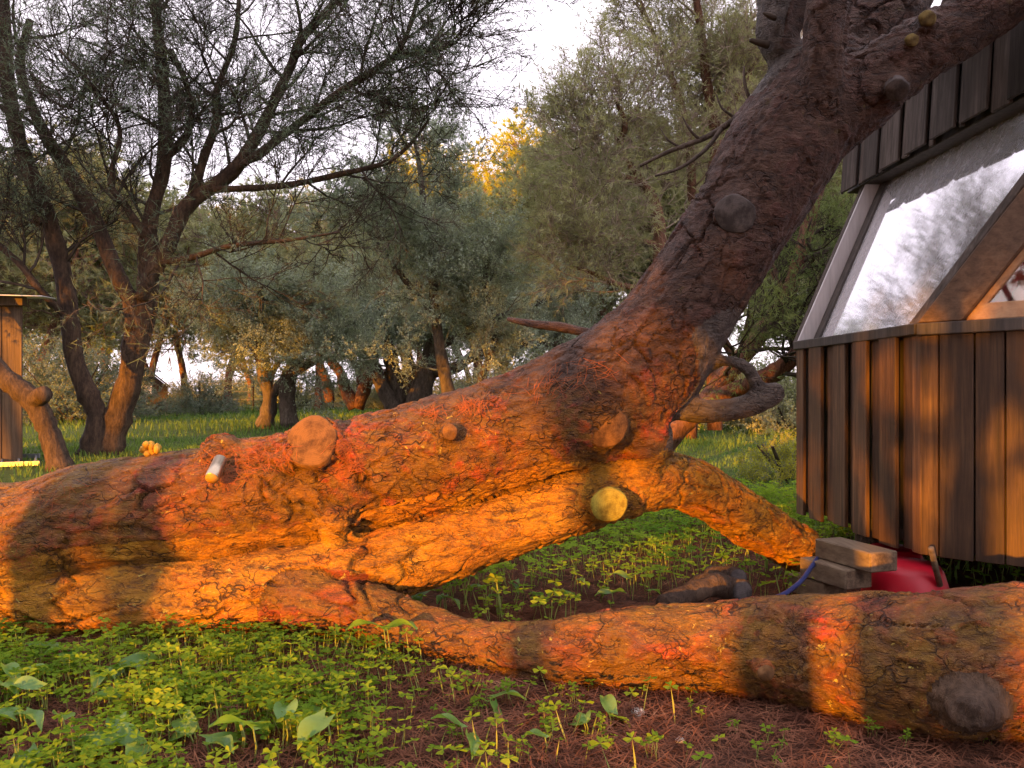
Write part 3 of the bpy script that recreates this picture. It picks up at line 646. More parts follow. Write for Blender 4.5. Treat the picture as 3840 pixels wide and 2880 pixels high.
tree('reddish_pine', at(352, 404, DR), [
    limb([(355, 408, DR, 7), (345, 388, DR, 6), (340, 372, DR, 5), (326, 355, DR, 4), (315, 330, DR, 3), (300, 290, DR, 2)], .5, 10),
    limb([(357, 408, DR, 7), (366, 385, DR, 6.5), (374, 362, DR, 5), (372, 340, DR, 4), (360, 300, DR, 3), (350, 250, DR, 2)], .45, 12),
    limb([(330, 402, DR, 5), (326, 380, DR, 5), (320, 362, DR, 4), (330, 330, DR, 3), (325, 270, DR, 2)], .5, 10)],
    'orange barked forked pine lit by the low sun behind the lichen tree', dict(len=1.6, sub=7, sublen=.7, spr=3, size=.55, kind='lichen', up=.05, br=.03), seed=51, bark=BARK_RED, twig=TWIG_LICHEN, leaf=OLIVE)
# right-hand pine with reddish stems, half behind the trunk
DD = 13.5
tree('red_stemmed_pine', at(662, 440, DD), [
    limb([(665, 440, DD, 9), (662, 380, DD, 8), (660, 300, DD, 7.5), (660, 240, DD, 7), (654, 203, DD, 6), (640, 180, DD - .2, 5), (620, 150, DD - .4, 4), (625, 125, DD - .6, 3), (616, 100, DD - .8, 2)], .4, 15),
    limb([(690, 440, DD + .5, 8), (692, 300, DD + .5, 6), (692, 216, DD + .5, 5), (690, 154, DD + .5, 4.5), (680, 100, DD + .4, 3.5), (660, 50, DD + .3, 2.5), (640, 0, DD, 1.5)], .35, 15),
    limb([(715, 430, DD + .3, 8), (713, 260, DD + .3, 7), (713, 185, DD + .3, 6), (716, 139, DD + .3, 5.5), (711, 108, DD + .3, 5), (706, 77, DD + .2, 4.5), (701, 31, DD + .2, 4), (690, -40, DD, 3)], .35, 16),
    limb([(642, 182, DD - .2, 4), (600, 170, DD - .5, 3), (598, 155, DD - .7, 2), (580, 140, DD - .8, 1.2)], .15, 8),
    limb([(659, 245, DD, 3), (620, 235, DD - .5, 3), (612, 228, DD - .7, 2), (598, 224, DD - .7, 1)], .15, 8),
    limb([(716, 139, DD + .3, 4), (740, 90, DD, 3), (765, 40, DD, 2), (780, -20, DD, 1.5)], .15, 6),
    limb([(660, 290, DD, 3), (620, 285, DD - .4, 3), (590, 272, DD - .6, 2), (570, 266, DD - .6, 1)], .15, 7)],
    'tall broad pine with reddish stems rising behind the leaning trunk', dict(len=1.5, sub=8, sublen=.65, spr=4, size=.48, kind='sparse', up=.06, wig=.17, br=.022, sup=.25), seed=61, bark=BARK_RED, twig=TWIG_PALE, leaf=NEEDLE_PALE)
# dark tree behind the cabin
DE = 6.6
tree('dark_pine', at(668, 450, DE), [
    limb([(655, 462, DE, 12), (668, 440, DE, 11), (700, 408, DE, 10), (730, 372, DE, 9), (757, 338, DE, 9), (785, 300, DE, 8), (800, 256, DE, 7), (815, 200, DE, 6), (840, 120, DE, 4)], .35, 15),
    limb([(690, 416, DE, 7), (721, 396, DE - .1, 8), (769, 376, DE - .2, 9), (800, 352, DE - .3, 9), (850, 310, DE - .3, 8), (920, 240, DE, 6)], .4, 9),
    limb([(757, 338, DE, 4), (775, 333, DE, 4), (800, 322, DE, 3), (840, 310, DE, 2)], .2, 4),
    limb([(785, 300, DE, 4), (770, 260, DE + .3, 3), (760, 220, DE + .5, 2)], .2, 4)],
    'dark slanting pine limbs between the trunk and the cabin', dict(len=.95, sub=6, sublen=.45, spr=4, size=.26, kind='sparse', up=.03, wig=.2, br=.02), seed=71, bark=BARK_RED, twig=TWIG_DARK, leaf=NEEDLE_GREEN)
# generic pine for distance and for the wood behind the camera
def plain_pine(name, x, y, h, label, group, seed, leaf, kind='tuft', bark=BARK_RED, twig=TWIG_RED, cb=.38, spread=1., nb=16, n=3, size=.5, sub=7, spr=5, lift=0., tk=.03):
    g = np.random.default_rng(seed); z0 = float(gz(x, y)); limbs = []
    for k in range(n):
        a = g.uniform(0, 6.28); P = [np.array((x, y, z0 - .1)), np.array((x + .1 * math.cos(a), y + .1 * math.sin(a), z0 + h * .2))]
        for f in (.4, .6, .8, .97): P.append(np.array((x + spread * f * h * .28 * math.cos(a) + g.normal(0, .12), y + spread * f * h * .28 * math.sin(a) + g.normal(0, .12), z0 + h * f)))
        limbs.append((np.array(P), np.linspace(tk * h * .7, .012, 6), cb, nb))
    return tree(name, (x, y, z0), limbs, label, dict(len=h * .27 * spread, sub=sub, sublen=h * .10, spr=spr, size=size, kind=kind, up=.05, br=.04, tw=1.5, ang=(40, 85), bias=(0, 0, lift)), group, seed, bark, twig, leaf)
def px_x(px, D): return (px - 512) / F * D
GB = 'pines in the distance behind the clearing'
p1 = plain_pine('far_pine', px_x(150, 34), 34, 8.0, 'far sunlit pine seen through the grove', GB, 101, OLIVE, 'tuft', size=1.05, spr=3)
p2 = plain_pine('far_pine', px_x(228, 30), 30, 7.5, 'far sunlit pine seen through the grove', GB, 102, OLIVE, 'tuft', size=1.05, n=2, spr=3)
p3 = plain_pine('yellow_pine', px_x(478, 46), 46, 14.5, 'tall yellow sunlit pine crown beyond the grove', 'yellow lit pines far off', 103, NEEDLE_SUN_YELLOW, 'tuft', size=1.5, nb=20, n=4, cb=.3, spr=3)
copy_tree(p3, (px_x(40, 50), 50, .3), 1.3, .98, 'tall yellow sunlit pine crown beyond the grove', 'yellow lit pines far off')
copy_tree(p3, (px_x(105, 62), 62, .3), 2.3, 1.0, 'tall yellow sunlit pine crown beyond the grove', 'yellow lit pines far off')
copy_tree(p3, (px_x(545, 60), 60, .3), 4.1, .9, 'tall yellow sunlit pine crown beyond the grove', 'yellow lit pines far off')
for i, (px, D, s, src) in enumerate(((40, 24, .85, p1), (185, 38, 1.05, p2), (270, 40, 1.1, p1), (318, 33, .95, p2), (360, 42, 1.2, p1), (420, 36, 1.1, p2), (500, 30, .95, p1), (560, 27, .95, p2), (610, 24, .9, p1),
                                     (690, 28, 1.1, p2), (740, 22, .95, p1), (810, 20, 1.0, p2), (90, 27, .95, p2), (-30, 30, 1.0, p1), (880, 24, 1.05, p1), (470, 52, 1.3, p2), (250, 56, 1.2, p2))):
    lab = {3: 'far pine standing behind the orange barked forked pine', 5: 'far pine standing behind the narrow dark shed', 10: 'far pine behind the red-stemmed pine nearest the cabin', 11: 'far pine just behind the plank cabin', 0: 'far pine behind the plank shed with white roof', 1: 'far pine rising right behind the small dark cabin'}.get(i)
    copy_tree(src, (px_x(px, D), D, float(gz(px_x(px, D), D))), i * 1.37, s, lab or 'far sunlit pine seen through the grove', GB)

# pines behind the photographer: they throw the stripes and the dapple
GS = 'pines standing behind the viewpoint'
sd = np.array((-math.sin(R(SUN_AZ)), -math.cos(R(SUN_AZ))))
def behind(px, D, t):
    p = at(px, 500, D)[:2] + sd * t; return p
b1 = None
def caster(px, D, t, h, cb, seed, n=1, nb=16, spread=1., src=None, rz=0, s=1):
    global b1
    x, y = behind(px, D, t)
    if src is None: return plain_pine('shade_pine', float(x), float(y), h, 'pine of the wood that shades the clearing', GS, seed, NEEDLE_DARK, 'tuft', BARK_DARK, TWIG_DARK, cb, spread, nb, n, .6, 6, 4, .4, .021)
    return copy_tree(src, (float(x), float(y), 0), rz, s, 'pine of the wood that shades the clearing', GS)
c1 = caster(62, 3.3, 6.2, 7.5, .36, 201, 1, 22, 1.1)
caster(180, 3.3, 7.5, 0, 0, 0, src=c1, rz=2., s=.8)
caster(800, 2.60, 6.5, 0, 0, 0, src=c1, rz=3., s=.9)
caster(888, 2.45, 7.5, 0, 0, 0, src=c1, rz=4., s=.75)

lowp = behind(790, 2.65, 11.)
c2_ = plain_pine('low_crowned_pine', float(lowp[0]), float(lowp[1]), 7.0, 'low-crowned bushy pine behind the viewpoint', 'low-crowned pines behind the viewpoint', 231, NEEDLE_DARK, 'tuft', BARK_DARK, TWIG_DARK, .40, .9, 54, 1, 1.3, 4, 3, .40, .021)
for (px, D, t, rz, s_) in ((885, 2.5, 14, 2.3, 1.05), (985, 2.3, 12, 3.9, 1.), (570, 2.75, 13, 5., 1.05), (1140, 2.35, 10, .4, .95)):
    q1 = behind(px, D, t); copy_tree(c2_, (float(q1[0]), float(q1[1]), 0), rz, s_, 'low-crowned bushy pine behind the viewpoint', 'low-crowned pines behind the viewpoint')
GW = 'tall pines of the wood far behind the viewpoint'
q0 = at(300, 500, 3.5)[:2] + sd * 30; lat = np.array((-sd[1], sd[0]))
w0 = plain_pine('wood_pine', float(q0[0]), float(q0[1]), 13.5, 'tall pine of the wood behind the viewpoint', GW, 301, NEEDLE_DARK, 'tuft', BARK_DARK, TWIG_DARK, .44, 1.1, 54, 1, 2.2, 4, 3, .5, .018)
for i, (o_, t_) in enumerate(((-21, 31), (-16, 27), (-12.5, 33), (-11, 27), (-3.5, 34), (4, 28), (7.5, 33), (11.5, 27), (15.5, 32), (20, 29), (-26, 34), (25, 33))):
    q1 = at(300, 500, 3.5)[:2] + sd * t_ + lat * o_; copy_tree(w0, (float(q1[0]), float(q1[1]), 0), i * 1.7, .95 + .12 * (i % 3), 'tall pine of the wood behind the viewpoint', GW)

q1 = at(300, 500, 3.5)[:2] + sd * 30 + lat * -8.; copy_tree(w0, (float(q1[0]), float(q1[1]), 0), .9, 1.4, 'tallest pine of the wood behind the viewpoint')

# ------------------------------------------------------------------ the cabin on the right
k_ = .8333
Lp = np.array((1.758, 4.873, 0)); Cp = np.array((1.866, 3.615, 0)); ZB, ZR = .268, 1.3125
up = np.array((0, 0, 1.)); e1 = (Cp - Lp) / np.linalg.norm(Cp - Lp); n1 = np.array((e1[1], -e1[0], 0)); n1 = n1 if n1[0] < 0 else -n1
e2 = np.array((.7071, -.7071, 0)); n2 = np.array((-.7071, -.7071, 0)); LW1 = np.linalg.norm(Cp - Lp); LW2 = 1.30
CAB = thing('wooden_cabin', (2.6, 4.0, 0), 'small brown plank cabin with slanted glass wall beside the leaning trunk', 'cabin')
def s_at(px, P0, e):          # distance along a wall line at which column px looks at it
    t = (px - 512) / F; return (t * P0[1] - P0[0]) / (e[0] - t * e[1])
rng = np.random.default_rng(8)
side_wall = prism('wall', [Lp + up * (ZB + .02) - n1 * .05, Cp + up * (ZB + .02) - n1 * .05, Cp + up * ZR - n1 * .05, Lp + up * ZR - n1 * .05], -n1 * .04, FRAMEWOOD, CAB, 0)
def board(P0, e, n, s0, s1, z0, z1, off, th, mat, parent, name='board'):
    pts = [P0 + e * s0 + up * z0 + n * off, P0 + e * s1 + up * z0 + n * off, P0 + e * s1 + up * z1 + n * off, P0 + e * s0 + up * z1 + n * off]
    return prism(name, pts, -n * th, mat, parent, .003)
for (a, b, off) in ((797, 804, .006), (804, 811, -.022), (811, 823, .014), (823, 834, -.024), (833.5, 846, .006), (846, 855, -.024), (855, 869, .016), (869, 881.5, -.014), (881.5, 898.5, .016), (898.5, 909, -.022), (909, 920, -.012)):
    s0, s1 = s_at(a, Lp, e1), s_at(b, Lp, e1)
    board(Lp, e1, n1, max(s0, 0) + .002, min(s1, LW1) - .002, ZB + rng.uniform(-.012, .012), ZR - .035, off, .022, WALLWOOD, side_wall)
front_wall = prism('wall', [Cp + up * (ZB + .02) - n2 * .04, Cp + e2 * LW2 + up * (ZB + .02) - n2 * .04, Cp + e2 * LW2 + up * ZR - n2 * .04, Cp + up * ZR - n2 * .04], -n2 * .04, FRAMEWOOD, CAB, 0)
edges = [920.3, 938.8, 974.3, 1005.2, 1040]
ss = [max(0, s_at(v, Cp, e2)) for v in edges]
while ss[-1] < LW2 - .12: ss.append(ss[-1] + .125)
for a, b in zip(ss[:-1], ss[1:]):
    board(Cp, e2, n2, a + .0035, b - .0035, ZB + rng.uniform(-.006, .006), ZR - .035, rng.uniform(-.003, .004), .022, WALLWOOD, front_wall)
# the black rail round the top of the walls
prism('rail', [Lp + up * (ZR - .04) + n1 * .022, Cp + up * (ZR - .04) + n1 * .022, Cp + up * (ZR + .012) + n1 * .022, Lp + up * (ZR + .012) + n1 * .022], -n1 * .14, FRAMEWOOD, CAB)
prism('rail', [Cp + up * (ZR - .045) + n2 * .03, Cp + e2 * LW2 + up * (ZR - .045) + n2 * .03, Cp + e2 * LW2 + up * (ZR + .01) + n2 * .03, Cp + up * (ZR + .01) + n2 * .03], -n2 * .12, FRAMEWOOD, CAB)
lean = up - .466 * n1
def W1(a, z, inn=0.): return Lp + up * ZR + e1 * a + lean * z - n1 * inn          # point on the slanted side
def F2(s, z, inn=0.): return Cp + up * ZR + e2 * s + up * z - n2 * inn            # point on the gable front
# slanted side: far post with pale reveal, near post, top beam, pane
prism('post', [W1(-.06, .0), W1(-.012, .0), W1(-.055, 1.045), W1(-.10, 1.045)], -n1 * .16, GREYWOOD, CAB)
prism('post_reveal', [W1(-.012, .012, .004), W1(-.012, .012, .105), W1(-.055, 1.03, .105), W1(-.055, 1.03, .004)], e1 * .012, PALEWOOD, CAB, .001)
prism('inner_frame', [W1(.0, .012, .095), W1(.075, .012, .095), W1(.03, 1.03, .095), W1(-.045, 1.03, .095)], -n1 * .05, FRAMEWOOD, CAB)
prism('corner_post', [W1(LW1 - .075, .01, -.012), W1(LW1, .01, -.012), W1(1.763, .85, -.012), W1(1.688, .85, -.012)], -n1 * .12, GREYWOOD, CAB)
prism('top_beam', [W1(-.25, 1.00, -.01), W1(1.80, 1.065, -.01), W1(1.80, 1.15, -.01), W1(-.25, 1.085, -.01)], -n1 * .16, FRAMEWOOD, CAB)
wp_ = prism('window_pane', [W1(.05, .012, .11), W1(LW1 - .03, .012, .11), W1(1.74, .87, .11), W1(1.76, 1.075, .11), W1(.0, 1.02, .11)], -n1 * .006, GLASS, CAB, 0)
wp_['label'] = 'slanted dusty pane with reflected pale sky partly put into its colour'
# roof fascia of short hanging boards
fas = prism('fascia', [W1(-.25, 1.06, -.03), W1(1.85, 1.125, -.03), W1(1.85, 1.125, -.03) + up * .62 + n1 * -.05, W1(-.25, 1.06, -.03) + up * .42 - n1 * .05], -n1 * .03, FRAMEWOOD, CAB, 0)
tl0 = W1(-.25, 1.0, -.05); tl1 = W1(1.85, 1.065, -.05); te = tl1 - tl0; tel = np.linalg.norm(te); te /= tel
s = .02; kk = 0
for (a, b, pr) in ((829, 841, .0), (843, 858, .02), (858, 864, 0), (864, 878, .018), (878, 882, 0), (882, 901, .022), (901, 907, 0), (907, 928, .02), (928, 933, 0), (933, 958, .024), (958, 962, 0), (962, 990, .02), (990, 1010, 0), (1010, 1036, .02), (1036, 1060, 0)):
    s0, s1 = s_at(a, tl0, te), s_at(b, tl0, te)
    if s1 < .0 or s0 > tel: continue
    s0 = max(s0, 0); s1 = min(s1, tel)
    A_, B_ = tl0 + te * (s0 + .002), tl0 + te * (s1 - .002); dz = rng.uniform(-.012, .012); o = n1 * pr; tp = np.array((0, 0, 1.)) * (.36 + .1 * s1) - n1 * .03
    prism('fascia_board', [A_ + up * dz + o, B_ + up * dz + o, B_ + tp + o, A_ + tp + o], -n1 * .018, GREYWOOD, fas, .003)
rt = [W1(-.30, 1.05, -.12) + up * .36, W1(1.9, 1.115, -.12) + up * .58, W1(1.9, 1.115, 1.5) + up * 1.05, W1(-.30, 1.05, 1.5) + up * .85]
prism('roof', rt, up * .05, FRAMEWOOD, CAB)
# gable front with triangular window
kq = 1.5
prism('rafter', [F2(0, .012, -.025), F2(.185, .012, -.025), F2(.185 + .418 * 1.12, .012 + .545 * 1.12, -.025), F2(.65, .012 + .545 * 1.555, -.025), F2(.65 - .02, .012 + .545 * 1.507, -.025)], -n2 * .06, RAFTERWOOD, CAB)
prism('rafter', [F2(1.30, .012, -.025), F2(1.115, .012, -.025), F2(1.115 - .418 * 1.06, .012 + .545 * 1.06, -.025), F2(.653, .80, -.025), F2(.68, .82, -.025)], -n2 * .06, RAFTERWOOD, CAB)
prism('window_sill', [F2(.19, .012, .01), F2(1.11, .012, .01), F2(1.06, .085, .01), F2(.24, .085, .01)], -n2 * .05, SILLWOOD, CAB)
prism('window_frame', [F2(.19, .02, .012), F2(.225, .02, .012), F2(.65, .58, .012), F2(.645, .62, .012)], -n2 * .04, SILLWOOD, CAB)
prism('window_pane', [F2(.2, .05, .03), F2(1.1, .05, .03), F2(.65, .62, .03)], -n2 * .005, GLASS2, CAB, 0)
# plain back of the cabin: floor, rear and far walls, inside lining
fl_poly = [Lp, Cp, Cp + e2 * LW2, Cp + e2 * LW2 + np.array((1.4, .35, 0)), Cp + np.array((2.4, 1.5, 0)), Lp + np.array((1.9, .9, 0)), Lp + np.array((.8, .75, 0))]
fl_poly = [p + (np.array((3.2, 4.2, 0)) - p) * .03 for p in fl_poly]
prism('floor', [p + up * (ZB + .03) for p in fl_poly], up * .05, FRAMEWOOD, CAB, 0)
for i in range(2, len(fl_poly)):
    a, b = fl_poly[i], fl_poly[(i + 1) % len(fl_poly)]; nn = np.cross(b - a, up); nn /= np.linalg.norm(nn)
    za, zb_ = (2.3, 1.30) if i == len(fl_poly) - 1 else (1.3, 2.3) if i == 2 else (2.3, 2.3)
    prism('wall', [a + up * ZB, b + up * ZB, b + up * zb_, a + up * za], nn * .03, WALLWOOD, CAB, 0)
# furnishings seen through the panes
def pillow(name, c, sx, sy, sz, rot, mat, label, cat):
    n = 14; V_, f_ = [], []
    for i in range(n + 1):
        th = math.pi * i / n
        for j in range(n):
            ph = 2 * math.pi * j / n; sg = lambda v, p: math.copysign(abs(v) ** p, v)
            x, y, z = sg(math.sin(th), .8) * sg(math.cos(ph), .6), sg(math.sin(th), .8) * sg(math.sin(ph), .6), sg(math.cos(th), 1.1)
            V_.append((x * sx, y * sy, z * sz * (1 - .35 * (x * x + y * y) ** 1.5)))
    for i in range(n):
        for j in range(n): f_.append((i * n + j, (i + 1) * n + j, (i + 1) * n + (j + 1) % n, i * n + (j + 1) % n))
    o = poly(name, np.array(V_), f_, mat, None, True); o.location = tuple(c); o.rotation_euler = rot
    return tag(o, label, cat)
box('bench_seat', np.array((2.45, 4.75, .95)), (.42, .05, 0), (-.03, .55, 0), (0, 0, .25), DARKIN, None); bpy.context.view_layer.update()
tag(bpy.data.objects['bench_seat'], 'dark bench under the slanted pane inside the cabin', 'bench')
pillow('cushion', (2.22, 4.55, 1.34), .2, .17, .14, (.9, .2, .3), PINK, 'pink cushion behind the slanted whitened pane', 'cushion')
pillow('cushion', (2.3, 4.05, 1.34), .16, .14, .1, (.6, -.3, .2), PINK, 'small pink cushion nearer the corner post inside the cabin', 'cushion')
pillow('cushion', (2.13, 4.68, 1.30), .12, .12, .09, (.4, .2, .8), CREAM, 'cream cushion behind the slanted whitened pane', 'cushion')
cu = MB()   # curtain behind the triangular window
cn = 40; sx = np.linspace(.08, 1.2, cn); Vc = []
for z in np.linspace(0, 1, 8):
    for s_ in sx: Vc.append(F2(s_, z * max(.02, .80 - 1.3 * abs(s_ - .65)) + .03, .21 + .015 * math.sin(s_ * 70) + .008 * math.sin(s_ * 31 + z * 5)))
Fq = np.array([(i * cn + j, i * cn + j + 1, (i + 1) * cn + j + 1, (i + 1) * cn + j) for i in range(7) for j in range(cn - 1)])
cur = part('curtain', np.array(Vc), Fq, [MAROON], None, smooth=True); tag(cur, 'maroon curtain hanging behind the triangular window', 'curtain')
jc = F2(.42, .14, .13)
jar = lathe('glass_jar', [(.03, 0), (.052, .008), (.058, .04), (.055, .08), (.04, .10), (.034, .105), (.036, .125), (.03, .128)], F2(.40, .052, .12), up, mat_plain('jar_glass', (.55, .33, .28), .12, .1, 20, .6), None)
tag(jar, 'small round pinkish jar standing behind the triangular window', 'jar')
# cabin feet
for (x, y) in ((2.05, 4.5), (2.95, 3.55), (2.75, 4.95)):
    lathe('foot', [(.09, 0), (.085, .1), (.085, ZB + .05)], (x, y, float(gz(x, y)) - .02), up, BARK_DARK, CAB, 14)

# ------------------------------------------------------------------ things under and beside the cabin
def timber(c, d, ln, wd, ht, label):
    d = np.asarray(d, float); d /= np.linalg.norm(d); s_ = np.cross(up, d)
    o = thing('timber', c - up * ht / 2, label, 'timber', None)
    b = box('beam', c, d * ln / 2, s_ * wd / 2, up * ht / 2, TIMBER, o, .005)
    box('end_face', c + d * (ln / 2 + .0008), d * .0012, s_ * (wd / 2 - .006), up * (ht / 2 - .006), TIMBER_END, o, 0)
    return o
def tim_from(px, py, D, d, ln, wd, ht, label):      # near end's middle seen at px,py
    d = np.asarray(d, float); d /= np.linalg.norm(d); return timber(at(px, py, D) - d * ln / 2, d, ln, wd, ht, label)
tim_from(884, 562, 3.45, (.30, -.95, 0), .36, .15, .088, 'top timber of the stack under the cabin, stained brown')
tim_from(859, 579, 3.52, (.34, -.94, 0), .30, .15, .088, 'middle timber of the stack under the cabin corner')
tim_from(836, 592, 3.66, (.38, -.92, 0), .24, .14, .085, 'lowest timber of the stack, half hidden by the lying limb')
tub_c = at(905, 590, 3.72); tub_c[2] = 0.0
tub = thing('plastic_tub', (tub_c[0], tub_c[1], 0), 'glossy red plastic tub upturned under the cabin', 'tub')
lathe('shell', [(.20, .0), (.205, .02), (.195, .03), (.185, .10), (.165, .17), (.15, .195), (.12, .21), (.0005, .213)], tub_c, up, REDPL, tub, 40)
lathe('rim', [(.205, 0), (.222, .004), (.224, .02), (.206, .026)], tub_c, up, REDPL, tub, 40)
t2 = tub_c + np.array((.1, .34, 0)); tb2 = thing('plastic_tub', (t2[0], t2[1], 0), 'second red plastic tub farther back under the cabin floor', 'tub')
lathe('shell', [(.17, .0), (.165, .03), (.15, .16), (.135, .2), (.10, .215), (.0005, .217)], t2, up, REDPL, tb2, 36)
lathe('rim', [(.17, 0), (.186, .004), (.186, .02), (.168, .026)], t2, up, REDPL, tb2, 36)
m2 = MB(); m2.tube(np.array([at(940, 585, 3.55), at(935, 566, 3.5), at(931, 548, 3.45)]), np.array([.014, .014, .013]), 8)
stk = m2.build('stake', [TIMBER], None, True); tag(stk, 'thin slanted wooden stake under the cabin front', 'stake')
m2 = MB(); hp, hr = smooth_path(np.array([at(730, 602, 3.3), at(761, 600, 3.3), at(781, 595.5, 3.35), at(800, 582, 3.5), at(812, 566, 3.66), at(819, 557, 3.78), at(828, 553, 3.95), at(850, 565, 4.1)]), np.full(8, .0105), 6); m2.tube(hp, hr, 10)
tag(m2.build('hose', [HOSE], None, True), 'blue hose curving from the lying limb to the timbers', 'hose')
def cut_log(a, b, r, label, bark=BARK_DARK, end=CUT_DARK, group=None):
    a = np.asarray(a, float); b = np.asarray(b, float); g = np.random.default_rng(int(abs(a[0] * 1000)))
    o = thing('cut_log', (a[0], a[1], min(a[2], b[2]) - r), label, 'log', group)
    P = a + (b - a) * np.linspace(0, 1, 9)[:, None] + np.array((0, 0, .01)) * np.sin(np.linspace(0, 3, 9))[:, None]
    mm = MB(); mm.tube(P, r * (1 + .05 * g.normal(0, 1, 9)), 14); mm.build('bark', [bark], o, True)
    ax = (a - b) / np.linalg.norm(a - b); lathe('cut_end', [(r * .93, -.01), (r * .93, .006), (r * .5, .008)], a, ax, end, o, 16)
cut_log(at(742, 592, 3.35), at(700, 585, 3.65), .05, 'nearest cut log of the small pile behind the lying limb')
cut_log(at(738, 578, 3.55), at(712, 575, 3.9), .042, 'cut log on top of the small pile behind the lying limb')
cut_log(at(722, 583, 3.3), at(664, 607, 3.1), .045, 'longest dark cut log sloping down from the small pile')
# shiny pipe stub, fungus, stone, cone
pc = at(213, 476, 3.19); pax = at(207, 489, 3.13) - pc; pax /= np.linalg.norm(pax)
pip = thing('pipe_stub', pc - pax * .05, 'short shiny metal pipe sticking out of the trunk beside dry needles', 'pipe')
lathe('tube', [(.027, -.10), (.029, .003), (.029, .013), (.026, .015)], pc, pax, METAL, pip, 24)
lathe('end_cap', [(.027, .011), (.0265, .0165), (.001, .018)], pc, pax, mat_plain('pipe_end', (.42, .22, .06), .6, .2), pip, 24)
HPX = 512 + F * HV[:, 0] / HV[:, 1]; HPY = HZ + F * (CAMZ - HV[:, 2]) / HV[:, 1]
def surf_pt(px, py):
    """point of the fallen tree's bark met by the sight line of a pixel"""
    m = np.where((np.abs(HPX - px) < 2.5) & (np.abs(HPY - py) < 2.5))[0]
    if not len(m): return None, None
    i = m[np.argmin(HV[m, 1])]; return HV[i], HN[i]
def blobs(name, c, n, sp, r, mat, label, cat, seed):
    g = np.random.default_rng(seed); o = thing(name, c, label, cat); mm = MB()
    for i in range(n):
        p = c + g.normal(0, sp, 3) * np.array((1, .6, .5)) + up * sp * .8; k = 7
        ph = np.linspace(0.15, math.pi - .15, 5); P = p + np.stack([np.zeros(5), np.zeros(5), -np.cos(ph) * r], 1); mm.tube(P, np.sin(ph) * r * g.uniform(.7, 1.3, 5), k)
    mm.build('cap', [mat], o, True)
fp, _ = surf_pt(150, 452)
if fp is not None: blobs('bracket_fungus', fp + up * .004, 14, .022, .017, FUNGUS, 'lumpy yellow fungus on top of the fallen trunk', 'fungus', 4)
def pebble(name, c, r, mat, label, cat, seed, flat=.6):
    g = np.random.default_rng(seed); mm = MB(); ph = np.linspace(.05, math.pi - .05, 7); P = np.asarray(c) + np.stack([np.zeros(7), np.zeros(7), -np.cos(ph) * r * flat], 1) + up * r * flat * .7
    Vt, Ft = tube(P, np.sin(ph) * r, 9); Vt += g.normal(0, r * .09, Vt.shape); mm.add(Vt, Ft); tag(mm.build(name, [mat], None), label, cat)
def gpt(px, py):
    D = CAMZ * F / (py - HZ)
    for _ in range(6): D = (CAMZ - float(gz((px - 512) / F * D, D))) * F / (py - HZ)
    p = at(px, py, D); p[2] = gz(p[0], p[1]); return p
pebble('stone', gpt(638, 715), .022, STONE, 'white stone lying on the needle litter', 'stone', 1)
pebble('wood_chip', gpt(802, 707), .035, mat_plain('chip', (.3, .2, .13), .9, .3, 30), 'rough brown wood chip beside the lying limb', 'wood chip', 2, .7)
pebble('stone', gpt(680, 742), .013, STONE, 'tiny pale stone at the lower edge of the needle litter', 'stone', 3)
cc = gpt(556, 684); co = thing('pine_cone', cc, 'dark pine cone tucked under the lying limb', 'pine cone'); mm = MB()
for i in range(60):
    f = i / 60; a = i * 2.4; rr_ = .028 * math.sin(math.pi * (.12 + .83 * f)) ; p = cc + np.array((math.cos(a) * rr_, math.sin(a) * rr_, .004 + .065 * f)); o_ = np.array((math.cos(a), math.sin(a), .5)); t_ = np.array((-math.sin(a), math.cos(a), 0))
    mm.add(np.array([p - o_ * .01 - t_ * .004, p - o_ * .01 + t_ * .004, p + o_ * .008 + t_ * .007, p + o_ * .008 - t_ * .007, p + o_ * .004 - up * .006]), np.array([(0, 1, 2), (0, 2, 3), (3, 2, 4), (0, 3, 4), (1, 4, 2)]))
mm.build('scales', [CONE], co)

# ------------------------------------------------------------------ plank shed, ladder, far buildings, fence on the left
DS = 10.2; sh = thing('plank_shed', (px_x(-60, DS), DS, .15), 'plank shed with white sheet roof behind the leaning pine trunk', 'shed')
zs = float(gz(-6.2, DS)) - .03; x1 = px_x(21, DS); shb = prism('wall', [np.array((x1 - 1.5, DS + .06, zs)), np.array((x1 - .02, DS + .06, zs)), np.array((x1 - .68, DS + 1.0, zs)), np.array((x1 - 2.1, DS + 1.0, zs))], up * 2.04, FRAMEWOOD, sh, 0)
x = x1; i = 0
while x > x1 - 1.5:
    wd = rng.uniform(.115, .15); box('board', np.array((x - wd / 2, DS + .03 + .012 * (i % 2), zs + 1.06)), (wd / 2 - .003, 0, 0), (0, .014, 0), (0, 0, 1.05), SHEDWOOD, shb, .004); x -= wd; i += 1
prism('roof', [np.array((x1 - 1.7, DS - .12, 2.30)), np.array((x1 + .42, DS - .25, 2.23)), np.array((x1 + .1, DS + .6, 2.30)), np.array((x1 - 2.0, DS + .6, 2.36))], up * .012, WHITE, sh)
box('roof_beam', np.array((x1 - .74, DS - .02, 2.20)), (.80, 0, 0), (0, .05, 0), (0, 0, .06), SHEDWOOD, sh)
a, b = gpt(-70, 463), gpt(40, 461); c2, d2 = gpt(-70, 472), gpt(40, 468)
ld = thing('ladder', a, 'aluminium ladder lying on the grass by the shed', 'ladder')
for p, q_ in ((a, b), (c2, d2)):
    d_ = (q_ - p) / 2; box('rail', (p + q_) / 2 + up * .06, d_, (0, .012, 0), (0, 0, .03), ALU, ld)
for f in np.linspace(.04, .96, 7):
    p = a + (b - a) * f + up * .06; q_ = c2 + (d2 - c2) * f + up * .06; mm = MB(); mm.tube(np.array([p, q_]), np.array([.014, .014]), 8); mm.build('rung', [ALU], ld, True)
